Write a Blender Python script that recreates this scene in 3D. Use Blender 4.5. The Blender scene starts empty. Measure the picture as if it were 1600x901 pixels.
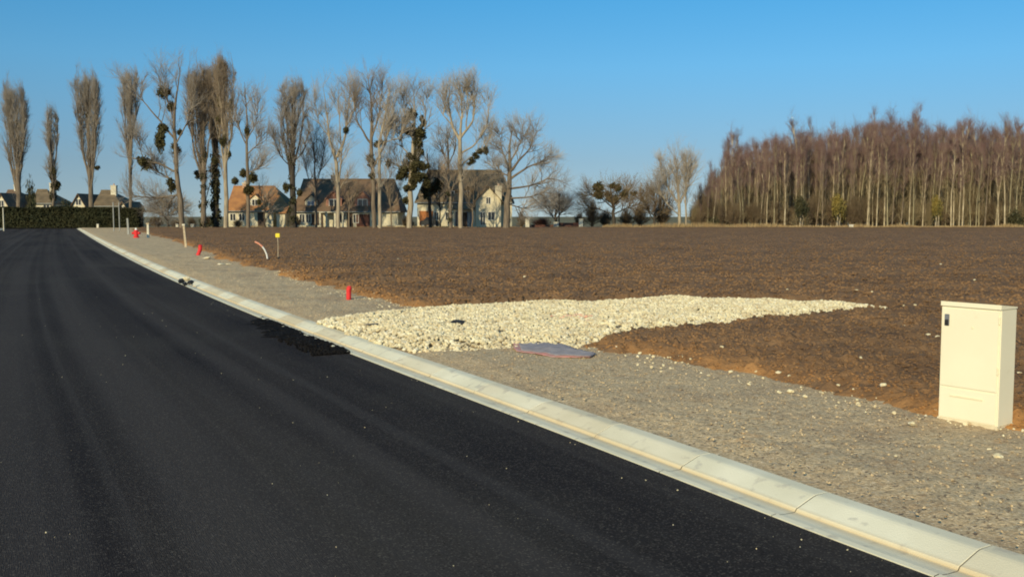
import bpy, bmesh, math, random
import numpy as np
from mathutils import Vector, Matrix
R = math.radians
rnd = random.Random(7); rg = np.random.default_rng(7)
scene = bpy.context.scene
COL = scene.collection
# ---------------------------------------------------------------- camera
F, CAMH, TILT = 1500.0, 1.6, math.atan(112.5/1500.0)
cd = bpy.data.cameras.new('camera'); cam = bpy.data.objects.new('camera', cd); COL.objects.link(cam)
cam.location = (0, 0, CAMH); cam.rotation_euler = (R(90)-TILT, 0, 0)
cd.sensor_width = 36; cd.lens = 36*F/1600; cd.clip_start = .05; cd.clip_end = 6000
scene.camera = cam
# ---------------------------------------------------------------- sky and sun
SUN_EL, SUN_AZ = 25.0, 204.0          # azimuth clockwise from +Y
w = bpy.data.worlds.new('World'); scene.world = w; w.use_nodes = True
nt = w.node_tree; bg = nt.nodes['Background']
sky = nt.nodes.new('ShaderNodeTexSky'); sky.sky_type = 'NISHITA'; sky.sun_disc = False
sky.sun_elevation = R(SUN_EL); sky.sun_rotation = R(SUN_AZ)
sky.air_density = 1.0; sky.dust_density = 0.3; sky.ozone_density = 2.2; sky.altitude = 100
hs = nt.nodes.new('ShaderNodeHueSaturation'); hs.inputs['Saturation'].default_value = 1.15
tcw = nt.nodes.new('ShaderNodeTexCoord'); mpw = nt.nodes.new('ShaderNodeMapping'); mpw.inputs['Location'].default_value = (0, 0, .12)
nt.links.new(tcw.outputs['Generated'], mpw.inputs[0]); nt.links.new(mpw.outputs[0], sky.inputs[0])
tint = nt.nodes.new('ShaderNodeMix'); tint.data_type = 'RGBA'; tint.blend_type = 'MULTIPLY'; tint.inputs[0].default_value = 1; 
sxyz = nt.nodes.new('ShaderNodeSeparateXYZ'); nt.links.new(tcw.outputs['Generated'], sxyz.inputs[0])
ramp = nt.nodes.new('ShaderNodeValToRGB'); nt.links.new(sxyz.outputs[2], ramp.inputs[0])
cr = ramp.color_ramp; cr.elements[0].position = 0; cr.elements[0].color = (.76, .63, .53, 1); cr.elements[1].position = .26; cr.elements[1].color = (.69, 1.12, 1.19, 1)
e_ = cr.elements.new(.055); e_.color = (.74, .70, .62, 1); e_ = cr.elements.new(.15); e_.color = (.79, 1.02, 1.0, 1)
nt.links.new(ramp.outputs[0], tint.inputs[7])
nt.links.new(sky.outputs[0], tint.inputs[6]); nt.links.new(tint.outputs[2], hs.inputs['Color']); nt.links.new(hs.outputs[0], bg.inputs[0])
bg.inputs[1].default_value = 0.135
sd = bpy.data.lights.new('sun', 'SUN'); so = bpy.data.objects.new('sun', sd); COL.objects.link(so)
sd.energy = 4.5; sd.angle = R(.5); sd.color = (1.0, .865, .56)
az = R(SUN_AZ); el = R(SUN_EL)
sdir = Vector((math.sin(az)*math.cos(el), math.cos(az)*math.cos(el), math.sin(el)))
so.rotation_euler = sdir.to_track_quat('Z', 'Y').to_euler(); so.location = (0, -20, 40)
vs = scene.view_settings; vs.view_transform = 'Standard'; vs.look = 'None'; vs.exposure = 0.0; vs.gamma = 1
scene.cycles.filter_width = 1.9; scene.render.engine = 'CYCLES'; scene.cycles.max_bounces = 5; scene.cycles.transparent_max_bounces = 6

# ---------------------------------------------------------------- helpers
ct, st_ = math.cos(TILT), math.sin(TILT)
def ray(px, py):
    x = (px-800)/F; y = (450.5-py)/F
    return np.array([x, y*st_+ct, y*ct-st_])
def gp(px, py, h=0.0):
    d = ray(px, py); return d*((h-CAMH)/d[2])+np.array([0, 0, CAMH])
def at(px, py, Y):
    d = ray(px, py); return Vector(d*(Y/d[1])+np.array([0, 0, CAMH]))
def hash3(ix, iy, s):
    n = (ix.astype(np.int64)*374761393+iy.astype(np.int64)*668265263+s*2147483647) & 0xffffffff
    n = ((n ^ (n >> 13))*1274126177) & 0xffffffff
    n = ((n ^ (n >> 16))*2246822519) & 0xffffffff
    return ((n ^ (n >> 15)) & 0xffff)/65535.0
def vnoise(x, y, s=0):
    ix = np.floor(x); iy = np.floor(y); fx = x-ix; fy = y-iy
    fx = fx*fx*(3-2*fx); fy = fy*fy*(3-2*fy)
    a = hash3(ix, iy, s); b = hash3(ix+1, iy, s); c = hash3(ix, iy+1, s); d = hash3(ix+1, iy+1, s)
    return (a*(1-fx)+b*fx)*(1-fy)+(c*(1-fx)+d*fx)*fy
def fbm(x, y, o=3, s=0):
    v = 0; a = .5
    for k in range(o):
        v = v+a*(vnoise(x*2**k+k*17.3, y*2**k+k*9.1, s+k)-.5); a *= .55
    return v

def link(name, me, mats, parent=None, smooth=False):
    me.name = name
    for m in (mats if isinstance(mats, (list, tuple)) else [mats]): me.materials.append(m)
    o = bpy.data.objects.new(name, me); COL.objects.link(o)
    if parent: o.parent = parent
    me.polygons.foreach_set('use_smooth', np.full(len(me.polygons), bool(smooth)))
    return o
def np_mesh(V, Fa, n=4):
    V = np.asarray(V, dtype=np.float32).reshape(-1, 3); Fa = np.asarray(Fa, dtype=np.int32).reshape(-1, n)
    me = bpy.data.meshes.new('m')
    me.vertices.add(len(V)); me.vertices.foreach_set('co', V.ravel())
    me.loops.add(Fa.size); me.loops.foreach_set('vertex_index', Fa.ravel())
    me.polygons.add(len(Fa)); me.polygons.foreach_set('loop_start', np.arange(0, Fa.size, n, dtype=np.int32))
    me.polygons.foreach_set('loop_total', np.full(len(Fa), n, dtype=np.int32))
    me.update(calc_edges=True); me.validate()
    return me
def tag(o, label=None, cat=None, group=None, kind=None):
    if label: o['label'] = label
    if cat: o['category'] = cat
    if group: o['group'] = group
    if kind: o['kind'] = kind
    return o
def empty(name, loc, rz=0, **k):
    o = bpy.data.objects.new(name, None); COL.objects.link(o); o.location = loc; o.rotation_euler = (0, 0, rz)
    o.empty_display_size = .2; tag(o, **k); return o
class MB:
    def __init__(s): s.b = bmesh.new()
    def box(s, x0, x1, y0, y1, z0, z1, mi=0, bev=0):
        r = bmesh.ops.create_cube(s.b, size=1); vs_ = r['verts']
        for v in vs_: v.co = Vector(((x0+x1)/2+v.co.x*(x1-x0), (y0+y1)/2+v.co.y*(y1-y0), (z0+z1)/2+v.co.z*(z1-z0)))
        fs = {f for v in vs_ for f in v.link_faces}
        for f in fs: f.material_index = mi
        if bev: bmesh.ops.bevel(s.b, geom=list({e for f in fs for e in f.edges}), offset=bev, segments=2, affect='EDGES')
        return s
    def tube(s, pts, rad, n=8, mi=0, cap=True):
        pts = [Vector(p) for p in pts]; rr = rad if isinstance(rad, (list, tuple)) else [rad]*len(pts); rings = []
        for i, p in enumerate(pts):
            t = (pts[min(i+1, len(pts)-1)]-pts[max(i-1, 0)]).normalized()
            a = t.cross(Vector((0.02, 1, .01))).normalized() if abs(t.y) < .9 else t.cross(Vector((1, 0, 0))).normalized()
            b = t.cross(a)
            rings.append([s.b.verts.new(p+(a*math.cos(2*math.pi*k/n)+b*math.sin(2*math.pi*k/n))*rr[i]) for k in range(n)])
        for i in range(len(rings)-1):
            for k in range(n):
                f = s.b.faces.new((rings[i][k], rings[i][(k+1) % n], rings[i+1][(k+1) % n], rings[i+1][k])); f.material_index = mi
        if cap:
            for q in (rings[0][::-1], rings[-1]):
                f = s.b.faces.new(q); f.material_index = mi
        return s
    def poly(s, vs_, faces, mi=0):
        v = [s.b.verts.new(p) for p in vs_]
        for f in faces:
            g = s.b.faces.new([v[i] for i in f]); g.material_index = mi
        return s
    def hull(s, vs_, mi=0):
        v = [s.b.verts.new(p) for p in vs_]
        r = bmesh.ops.convex_hull(s.b, input=v)
        for g in r['geom']:
            if isinstance(g, bmesh.types.BMFace): g.material_index = mi
        return s
    def build(s, name, mats, parent=None, smooth=False):
        bmesh.ops.recalc_face_normals(s.b, faces=s.b.faces)
        me = bpy.data.meshes.new(name); s.b.to_mesh(me); s.b.free()
        return link(name, me, mats, parent, smooth)

# ---------------------------------------------------------------- materials
def mat(name, base, rough=.85, var=None, scale=8, detail=4, bump=0, bscale=None, spec=.3, stretch=None, coord='Object', attr=None, extra=None, transl=0, metal=0):
    """base colour, optional second colour `var` mixed by noise; list of extra (colour, scale, threshold, amount) spots"""
    m = bpy.data.materials.new(name); m.use_nodes = True; n = m.node_tree.nodes; l = m.node_tree.links
    p = n['Principled BSDF']; p.inputs['Roughness'].default_value = rough; p.inputs['Specular IOR Level'].default_value = spec
    p.inputs['Metallic'].default_value = metal
    tc = n.new('ShaderNodeTexCoord'); src = tc.outputs[coord]
    if stretch:
        mp = n.new('ShaderNodeMapping'); mp.inputs['Scale'].default_value = stretch; l.new(src, mp.inputs[0]); ssrc = mp.outputs[0]
    else: ssrc = src
    def rgb(c):
        q = n.new('ShaderNodeRGB'); q.outputs[0].default_value = (*c, 1); return q.outputs[0]
    col = rgb(base)
    def mix(a, b, fac):
        x = n.new('ShaderNodeMix'); x.data_type = 'RGBA'; l.new(fac, x.inputs[0]); l.new(a, x.inputs[6]); l.new(b, x.inputs[7]); return x.outputs[2]
    def noise(sc, lo, hi, s=ssrc, det=detail):
        z = n.new('ShaderNodeTexNoise'); z.inputs['Scale'].default_value = sc; z.inputs['Detail'].default_value = det; l.new(s, z.inputs['Vector'])
        r = n.new('ShaderNodeMapRange'); r.inputs[1].default_value = lo; r.inputs[2].default_value = hi; l.new(z.outputs[0], r.inputs[0]); return r.outputs[0]
    if var: col = mix(col, rgb(var), noise(scale, .35, .65))
    for e in (extra or []):
        k = noise(e[1], e[2], e[2]+.06 if len(e) < 5 else e[2]+e[4], src, 3)
        mm = n.new('ShaderNodeMath'); mm.operation = 'MULTIPLY'; mm.inputs[1].default_value = e[3]; l.new(k, mm.inputs[0])
        col = mix(col, rgb(e[0]), mm.outputs[0])
    if attr:
        a = n.new('ShaderNodeAttribute'); a.attribute_name = attr[0]
        col = mix(col, rgb(attr[1]), a.outputs['Fac'])
    l.new(col, p.inputs['Base Color'])
    if bump:
        z = n.new('ShaderNodeTexNoise'); z.inputs['Scale'].default_value = bscale or scale*3; z.inputs['Detail'].default_value = 5; l.new(ssrc, z.inputs['Vector'])
        b = n.new('ShaderNodeBump'); b.inputs['Strength'].default_value = 1; b.inputs['Distance'].default_value = bump
        l.new(z.outputs[0], b.inputs['Height']); l.new(b.outputs[0], p.inputs['Normal'])
    return m
M = {}
M['soil'] = mat('soil', (.180, .104, .053), .95, (.235, .138, .070), 5, 6, .02, 22, .15, attr=('clay', (.46, .22, .07)),
                extra=[((.34, .19, .085), .8, .52, .5, .2), ((.085, .050, .030), .35, .50, .5, .2), ((.12, .07, .04), 1.8, .52, .5, .12), ((.55, .44, .30), 38, .70, .8)])
M['gravel'] = mat('gravel', (.385, .28, .158), .95, (.68, .52, .31), 40, 6, .010, 70, .2,
                  extra=[((.30, .20, .12), 1.1, .48, .5, .2), ((.72, .60, .40), 55, .60, .85), ((.70, .56, .38), 24, .63, .7), ((.12, .085, .06), 38, .60, .85), ((.14, .10, .07), 19, .64, .6), ((.48, .30, .15), 7, .62, .45)], attr=('clay', (.44, .30, .17)))
M['asphalt'] = mat('asphalt', (.0145, .0125, .0145), 1.0, (.044, .038, .035), 1, 5, .006, 200, .06, stretch=(1.1, .07, 1), coord='UV',
                   extra=[((.10, .092, .080), 48, .64, .55), ((.052, .047, .041), .30, .50, .6, .25), ((.008, .008, .009), 70, .58, .7)])
def lanes():
    m = M['asphalt']; n = m.node_tree.nodes; l = m.node_tree.links; p = n['Principled BSDF']; old = p.inputs['Base Color'].links[0].from_socket
    tc = n.new('ShaderNodeTexCoord'); cur = old
    for sc, lo, hi, col, k in (((1.5, .006, 1), .47, .62, (.060, .053, .050, 1), .6), ((4.5, .010, 1), .52, .66, (.052, .047, .046, 1), .5), ((2.6, .008, 1), .55, .68, (.010, .009, .011, 1), .32)):
        mp = n.new('ShaderNodeMapping'); mp.inputs['Scale'].default_value = sc; mp.inputs['Location'].default_value = (sc[0]*7, k, 0); l.new(tc.outputs['UV'], mp.inputs[0])
        z = n.new('ShaderNodeTexNoise'); z.inputs['Scale'].default_value = 1; z.inputs['Detail'].default_value = 3; l.new(mp.outputs[0], z.inputs['Vector'])
        r_ = n.new('ShaderNodeMapRange'); r_.inputs[1].default_value = lo; r_.inputs[2].default_value = hi; r_.inputs[4].default_value = k; l.new(z.outputs[0], r_.inputs[0])
        x = n.new('ShaderNodeMix'); x.data_type = 'RGBA'; l.new(r_.outputs[0], x.inputs[0]); l.new(cur, x.inputs[6]); x.inputs[7].default_value = col; cur = x.outputs[2]
    v = n.new('ShaderNodeTexVoronoi'); v.inputs['Scale'].default_value = 120; l.new(tc.outputs['UV'], v.inputs['Vector'])
    s_ = n.new('ShaderNodeSeparateColor'); l.new(v.outputs['Color'], s_.inputs[0]); r_ = n.new('ShaderNodeMapRange'); r_.inputs[1].default_value = .80; r_.inputs[2].default_value = 1; r_.inputs[4].default_value = .55; l.new(s_.outputs[0], r_.inputs[0])
    x = n.new('ShaderNodeMix'); x.data_type = 'RGBA'; l.new(r_.outputs[0], x.inputs[0]); l.new(cur, x.inputs[6]); x.inputs[7].default_value = (.15, .13, .11, 1); l.new(x.outputs[2], p.inputs['Base Color'])
lanes()
M['fresh_tar'] = mat('fresh_tar', (.0065, .006, .0065), 1, (.016, .014, .013), 20, 5, .03, 30, .05, extra=[((.05, .045, .04), 30, .62, .6)])
M['kerb'] = mat('kerb_concrete', (.68, .64, .475), .85, (.78, .735, .56), 2.2, 6, .002, 120, .3,
                extra=[((.50, .38, .24), .55, .54, .55, .18), ((.38, .35, .30), 9, .60, .5, .1)], attr=('clay', (.50, .34, .15)))
M['stone'] = mat('white_stone', (.78, .685, .44), .9, (.55, .445, .27), 5, 3, .004, 90, .2, extra=[((.86, .80, .62), 11, .55, .7, .1)])
M['stone_red'] = mat('marked_stone', (.70, .34, .22), .9, (.62, .45, .33), 9)
M['track_base'] = mat('track_base', (.40, .34, .24), .95, (.55, .48, .36), 20, 5, .02, 40)
M['joint'] = mat('joint_mortar', (.10, .08, .055), .95, (.17, .14, .10), 30)
M['grass'] = mat('far_grass', (.19, .15, .075), .95, (.11, .105, .045), .12, 6, .05, 2)
M['drygrass'] = mat('dry_grass', (.40, .29, .145), .95, (.30, .20, .10), .6)
M['bark_grey'] = mat('bark_grey', (.21, .165, .115), .95, (.12, .09, .065), 2.2, 5, stretch=(2, 2, .35))  # stretched dark mottling in the bark colours stands in for twig shadows
M['bark_pale'] = mat('bark_pale', (.40, .33, .23), .95, (.24, .19, .13), 2.2, 5, stretch=(2, 2, .35))
M['bark_dark'] = mat('bark_dark', (.075, .06, .045), .95, (.04, .033, .026), 2.2, 5, stretch=(2, 2, .35))
M['twig_grey'] = mat('twig_grey', (.34, .295, .245), .95, (.21, .175, .14), .5, 3)
M['twig_brown'] = mat('twig_brown', (.29, .225, .16), .95, (.175, .13, .09), .5, 3)
M['twig_pale'] = mat('twig_pale', (.38, .325, .26), .95, (.27, .23, .185), .5, 3)
M['birch_trunk'] = mat('birch_trunk', (.56, .46, .30), .9, (.26, .20, .13), .5, 4)
M['birch_olive'] = mat('birch_olive', (.34, .29, .17), .9, (.20, .165, .10), .5, 4)  # olive and brown trunk tones imitate uneven light among the birches
M['birch_brown'] = mat('birch_brown', (.25, .19, .13), .9, (.14, .105, .075), .5, 4)
M['birch_twig'] = mat('birch_twig', (.200, .112, .105), .95, (.265, .180, .15), .35, 3)
M['birch_low'] = mat('birch_low', (.24, .185, .10), .95, (.34, .26, .15), .3, 3)
M['shrub'] = mat('shrub_twig', (.14, .095, .058), .95, (.21, .155, .09), .5, 3)
M['mistletoe'] = mat('mistletoe', (.045, .038, .015), .8, (.080, .068, .022), 1.2, 3)
M['ivy'] = mat('ivy', (.055, .048, .018), .7, (.028, .030, .012), 1.5, 3)
M['golden'] = mat('golden_ivy', (.24, .17, .035), .8, (.12, .10, .03), 1.2, 3)
M['hedge'] = mat('hedge', (.022, .026, .010), .85, (.040, .038, .014), 1.0, 4)
M['conifer'] = mat('conifer', (.040, .045, .020), .85, (.065, .055, .025), 1.0, 4)
M['cream'] = mat('cream_render', (.72, .64, .46), .9, (.56, .49, .34), .7, 4)
M['whitewall'] = mat('pale_render', (.62, .56, .42), .9, (.52, .46, .34), .7, 4)
M['roof_orange'] = mat('roof_orange', (.42, .20, .075), .9, (.30, .14, .06), 1.2, 5, .02, 6)
M['roof_brown'] = mat('roof_brown', (.20, .125, .075), .9, (.12, .08, .05), .9, 5, .02, 6)
M['roof_dark'] = mat('roof_dark', (.20, .145, .085), .9, (.12, .09, .055), .9, 5, .02, 6)
M['roof_pink'] = mat('roof_pink', (.34, .17, .12), .9, (.26, .13, .09), 1.2, 4)
M['glass'] = mat('window_glass', (.02, .022, .028), .15, spec=.6)
M['bluepane'] = mat('blue_pane', (.16, .20, .27), .2, spec=.6)
M['frame'] = mat('white_frame', (.70, .66, .56), .6, (.6, .56, .48), 3)
M['darkwood'] = mat('dark_wood', (.05, .035, .025), .7, (.08, .05, .035), 3)
M['orangewood'] = mat('orange_door', (.42, .15, .04), .6, (.33, .12, .04), 3)
M['brick'] = mat('brick', (.40, .20, .12), .9, (.55, .42, .30), 4)
M['cabinet'] = mat('cabinet_plastic', (.80, .735, .545), .6, (.77, .70, .515), 3, 4, .0006, 40, .35, extra=[((.62, .54, .36), 6, .66, .5, .1)])
M['plinth'] = mat('cabinet_plinth', (.74, .66, .47), .8, (.62, .52, .34), 9, 5, extra=[((.45, .33, .19), 22, .55, .7)])
M['dust'] = mat('cabinet_dust', (.72, .64, .44), .8, (.8, .73, .5), 14)
M['black'] = mat('black_plastic', (.015, .015, .017), .5, (.03, .03, .03), 30)
M['steel'] = mat('dull_steel', (.30, .30, .31), .5, (.22, .22, .23), 30, metal=.6)
M['red'] = mat('red_plastic', (.72, .035, .035), .5, (.55, .03, .03), 14)
M['white'] = mat('white_plastic', (.78, .76, .70), .5, (.66, .63, .56), 14)
M['yellow'] = mat('yellow_plastic', (.80, .66, .04), .5, (.7, .55, .03), 14)
M['pinkpipe'] = mat('faded_orange_pipe', (.70, .24, .14), .6, (.6, .3, .2), 14)
M['stake'] = mat('stake_wood', (.52, .42, .28), .9, (.38, .30, .2), 9)
M['post_grey'] = mat('post_grey', (.34, .34, .31), .8, (.25, .25, .23), 5)
M['post_pale'] = mat('post_pale', (.66, .61, .48), .8, (.5, .46, .36), 5)
M['tarp'] = mat('tarp_grey', (.27, .235, .235), .8, (.36, .32, .315), 7, 4, .004, 20)
M['tarp_red'] = mat('tarp_red', (.55, .24, .20), .7, (.46, .29, .26), 7)
M['fence_red'] = mat('fence_red', (.16, .065, .045), .9, (.11, .05, .035), 2)

# ---------------------------------------------------------------- road line, fitted from its kerb
RE = [(125, 360.3), (190, 399), (271.5, 439.5), (353, 474.5), (480, 522), (546, 553), (600, 575), (717, 617), (865, 673.6),
      (960, 711), (1081, 755), (1200, 804), (1300, 844), (1454, 898)]
Q = np.array([gp(a, b) for a, b in RE])
cf = np.polyfit(1/Q[:, 1], Q[:, 0]/Q[:, 1], 4)
Z0 = 4.4
def edgeX(Z):
    Z = np.asarray(Z, float); Zc = np.maximum(Z, Z0)
    X = np.polyval(cf, 1/Zc)*Zc
    s = (np.polyval(cf, 1/(Z0+.05))*(Z0+.05)-np.polyval(cf, 1/Z0)*Z0)/.05
    return X+np.where(Z < Z0, (Z-Z0)*s, 0)
zz = np.concatenate([np.linspace(-14, 30, 1200), np.linspace(30.1, 128, 500)])
ex = edgeX(zz)
L = np.stack([ex, zz], 1); seg = np.linalg.norm(np.diff(L, axis=0), axis=1); S = np.concatenate([[0], np.cumsum(seg)])
tan = np.gradient(L, axis=0); tan /= np.linalg.norm(tan, axis=1)[:, None]
nor = np.stack([tan[:, 1], -tan[:, 0]], 1)      # towards the verge (right)
def rail(s, off):
    x = np.interp(s, S, L[:, 0]); y = np.interp(s, S, L[:, 1]); nx = np.interp(s, S, nor[:, 0]); ny = np.interp(s, S, nor[:, 1])
    return x+nx*off, y+ny*off
def dist_edge(X, Y):     # signed lateral distance right of the asphalt edge
    e = np.interp(Y, L[:, 1], L[:, 0]); c = np.interp(Y, L[:, 1], nor[:, 0]); return (X-e)*c
ROADW = 8.3
# road sheet
ss = np.unique(np.concatenate([np.arange(0, 60, .25), np.arange(60, S[-1], 1.0), [S[-1]]]))
offs = np.linspace(-ROADW, 0, 34)
V = []; UV = []
for s in ss:
    for o_ in offs:
        x, y = rail(s, o_); V.append((x, y, -.012*0)); UV.append((o_, s))
n_o = len(offs)
idx = np.arange(len(ss)*n_o).reshape(len(ss), n_o)
def grid_faces(idx): return np.stack([idx[:-1, :-1], idx[:-1, 1:], idx[1:, 1:], idx[1:, :-1]], -1).reshape(-1, 4)
Fq = grid_faces(idx)
me = np_mesh(V, Fq); uvl = me.uv_layers.new(name='UVMap'); UV = np.array(UV, dtype=np.float32)
li = np.zeros(len(me.loops), dtype=np.int32); me.loops.foreach_get('vertex_index', li); uvl.data.foreach_set('uv', UV[li].ravel())
road = link('road', me, M['asphalt']); tag(road, kind='structure')

# base ground to the horizon
def sheet(name, x0, x1, y0, y1, z, m, nx=1, ny=1):
    xs = np.linspace(x0, x1, nx+1); ys = np.linspace(y0, y1, ny+1); X, Y = np.meshgrid(xs, ys)
    V = np.stack([X, Y, np.full_like(X, z)], -1).reshape(-1, 3); return link(name, np_mesh(V, grid_faces(np.arange(V.shape[0]).reshape(ny+1, nx+1))), m)
g = sheet('ground', -3000, 3000, -300, 4500, -.16, M['grass']); tag(g, kind='structure')
xg, yg = rail(S[-1], 0)
g2 = sheet('grass_ground', -150, 200, 126.6, 330, .07, M['grass'], 2, 2); tag(g2, kind='structure')
g3 = sheet('soil_ground', -2, 260, -60, 127.2, -.045, M['soil'], 2, 2); tag(g3, kind='structure')
ls = sheet('side_road', -105, xg+3, 127.0, 129.2, .085, M['asphalt'], 1, 1); tag(ls, kind='structure')

# kerb: gutter + sloping kerb stone, profile swept, joints every metre
prof = [(0, -.05), (0, .006), (.035, .010), (.045, .002), (.10, -.002), (.160, -.002), (.168, .0), (.178, .018), (.20, .026), (.30, .066), (.32, .072), (.34, .074), (.41, .076), (.425, .068), (.425, -.1)]
def kerb_strip(name, side, lat, zmax):
    V = []; A = []; rows = []
    s = 0; blocks = []
    while s < zmax:
        blocks.append((s, min(s+.9945, zmax))); s += 1.0
    base = 0; Fs = []
    for bi, (a, b) in enumerate(blocks):
        far = a > 45
        sub = [a, b] if far else [a, a+.004, a+.25, a+.5, a+.75, b-.004, b]
        jz = rnd.uniform(-.0012, .0012); jo = rnd.uniform(-.001, .001); tint = rnd.random()
        for k, q in enumerate(sub):
            inset = .003 if (not far and k in (0, len(sub)-1)) else 0
            for (o_, z) in prof:
                x, y = rail(q, lat+side*(o_+jo+(.0 if o_ > .16 else 0)))
                stone = o_ > .168
                V.append((x, y, z+(jz-inset if stone and z > 0 else 0)))
                c = .6*math.exp(-((o_-.168)/.012)**2)+(1.1*max(0, tint-.6) if stone else .05)
                A.append(min(1, c))
        m_ = len(prof); n_ = len(sub); id_ = base+np.arange(n_*m_).reshape(n_, m_)
        Fs.append(grid_faces(id_)); base += n_*m_
        Fs.append(np.array([[base-1-j for j in range(0)]], dtype=int).reshape(0, 4))
    Fa = np.concatenate(Fs)
    if side > 0: Fa = Fa[:, ::-1]
    me = np_mesh(V, Fa); at_ = me.attributes.new('clay', 'FLOAT', 'POINT'); at_.data.foreach_set('value', np.array(A, dtype=np.float32))
    o = link(name, me, M['kerb']); tag(o, kind='structure'); return o
kerb_strip('kerb', 1, 0, S[-1]-1.5)
kerb_strip('kerb_far_side', -1, -ROADW, S[-1]-1.5)
# bed under the joints so they read as mortar lines
V = []
for s in ss:
    for o_, z in ((.002, -.002), (.165, -.012), (.20, .014), (.30, .052), (.42, .060)):
        x, y = rail(s, o_); V.append((x, y, z))
o = link('kerb_bed', np_mesh(V, grid_faces(np.arange(len(V)).reshape(len(ss), 5))), M['joint']); tag(o, kind='structure')
# left far verge
V = []
for s in ss:
    for o_, z in ((-ROADW-.40, .095), (-ROADW-1.5, .10), (-ROADW-60, .12)):
        x, y = rail(s, o_); V.append((x, y, z))
o = link('verge_far_side', np_mesh(V, grid_faces(np.arange(len(V)).reshape(len(ss), 3))), M['gravel']); tag(o, kind='structure')

# ---------------------------------------------------------------- boundaries on the verge side
SB = [(205, 359), (262, 374), (300, 386), (345, 406), (420, 423), (470, 440), (520, 455), (560, 463), (610, 478), (680, 486), (800, 500), (905, 545), (935, 552), (1000, 555), (1040, 566), (1080, 577),
      (1140, 587), (1200, 600), (1270, 611), (1340, 626), (1395, 640), (1440, 653), (1520, 661), (1600, 674), (1750, 706), (2000, 770)]
SBg = np.array([gp(a, b, .1)[:2] for a, b in SB]); SBg = np.concatenate([[gp(150, 357.8, .1)[:2]+np.array([-2, 20])], SBg])
TR = [(495, 500), (560, 489), (640, 481), (700, 478), (760, 475), (830, 471), (900, 471), (960, 468), (1060, 463), (1110, 467), (1180, 468), (1290, 471), (1350, 475), (1398, 480),
      (1398, 486), (1300, 490), (1200, 497), (1150, 505), (1100, 512), (1000, 519), (960, 524), (925, 533), (900, 540), (800, 540), (720, 543), (640, 544), (590, 532), (540, 515)]
TRg = np.array([gp(a, b, .12)[:2] for a, b in TR])
def sdist_line(P, Ln):   # distance to polyline; sign + on the field side (right of travel far->near is negative)
    best = np.full(len(P), 1e9); sg = np.ones(len(P))
    for a, b in zip(Ln[:-1], Ln[1:]):
        d = b-a; t = np.clip(((P-a)@d)/(d@d), 0, 1); q = a+t[:, None]*d; r = P-q; dd = np.hypot(r[:, 0], r[:, 1])
        c = d[0]*r[:, 1]-d[1]*r[:, 0]; m = dd < best-1e-9; best = np.where(m, dd, best); sg = np.where(m, np.sign(c), sg)
    return best*sg
def sdist_poly(P, G):
    best = np.full(len(P), 1e9); ins = np.zeros(len(P), bool)
    for a, b in zip(G, np.roll(G, -1, 0)):
        d = b-a; t = np.clip(((P-a)@d)/(d@d), 0, 1); r = P-(a+t[:, None]*d); best = np.minimum(best, np.hypot(r[:, 0], r[:, 1]))
        c = ((a[1] > P[:, 1]) != (b[1] > P[:, 1])) & (P[:, 0] < (b[0]-a[0])*(P[:, 1]-a[1])/(b[1]-a[1]+1e-12)+a[0]); ins ^= c
    return np.where(ins, best, -best)
sstep = lambda x, a, b: (lambda t: t*t*(3-2*t))(np.clip((x-a)/(b-a), 0, 1))
def field_h(X, Y, d):
    wob = fbm(X*1.7, Y*1.7, 3, 5)*.5+fbm(X*.5, Y*.5, 2, 8)*.35
    dd = d+wob*np.clip(Y/14, .5, 2.2)
    far = np.clip(12/np.maximum(Y, 1), .25, 1)
    z = -.02+.20*sstep(dd, -.25, .45)
    z = z+sstep(dd, -.05, .3)*(np.abs(fbm(X*3.6, Y*3.6, 3, 1))*.17+fbm(X*.9, Y*.9, 2, 2)*.10+fbm(X*13, Y*13, 2, 3)*.065*far-.02)
    z = z+.02*np.sin((Y*.92+X*.4)*2*math.pi/1.1)*sstep(Y, 14, 22)
    rock = vnoise(X*6.5, Y*6.5, 31); z = z+sstep(rock, .84, .97)*.045*sstep(dd, 0, .3)
    tr = sdist_poly(np.stack([X, Y], 1), TRg)
    return np.where(tr > -.1, np.minimum(z, .10-.1*sstep(tr, 0, .2)), z), dd
def persp_grid(ya, yb, u0, u1, nu, k=.8, lo=.028, hi=.5):
    ys = [ya]
    while ys[-1] < yb: ys.append(ys[-1]+min(hi, max(lo, ys[-1]**2/1440*k)))
    us = np.linspace(u0, u1, nu); Y = np.repeat(np.array(ys)[:, None], nu, 1); X = us[None, :]*np.maximum(Y, 2.5)
    return X, Y
# field
X, Y = persp_grid(3.0, 127.2, -.56, 1.25, 1350)
P = np.stack([X.ravel(), Y.ravel()], 1)
d = sdist_line(P, SBg)
z, dd = field_h(P[:, 0], P[:, 1], d)
idx = np.arange(len(P)).reshape(X.shape); Fa = grid_faces(idx); keep = (d[Fa] > -.7).all(1)
me = np_mesh(np.column_stack([P, z]), Fa[keep])
clay = np.clip(np.exp(-np.maximum(d, 0)/.42)*1.15*sstep(fbm(P[:, 0]*1.3, P[:, 1]*1.3, 3, 12)+.5, .25, .65)+.35*sstep(fbm(P[:, 0]*.35, P[:, 1]*.35, 3, 14), .10, .3)*np.exp(-d/9), 0, 1)*np.where(P[:, 1] < 60, 1, .3)
a_ = me.attributes.new('clay', 'FLOAT', 'POINT'); a_.data.foreach_set('value', clay.astype(np.float32))
fo = link('field', me, M['soil'], smooth=True); tag(fo, kind='structure')
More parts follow.
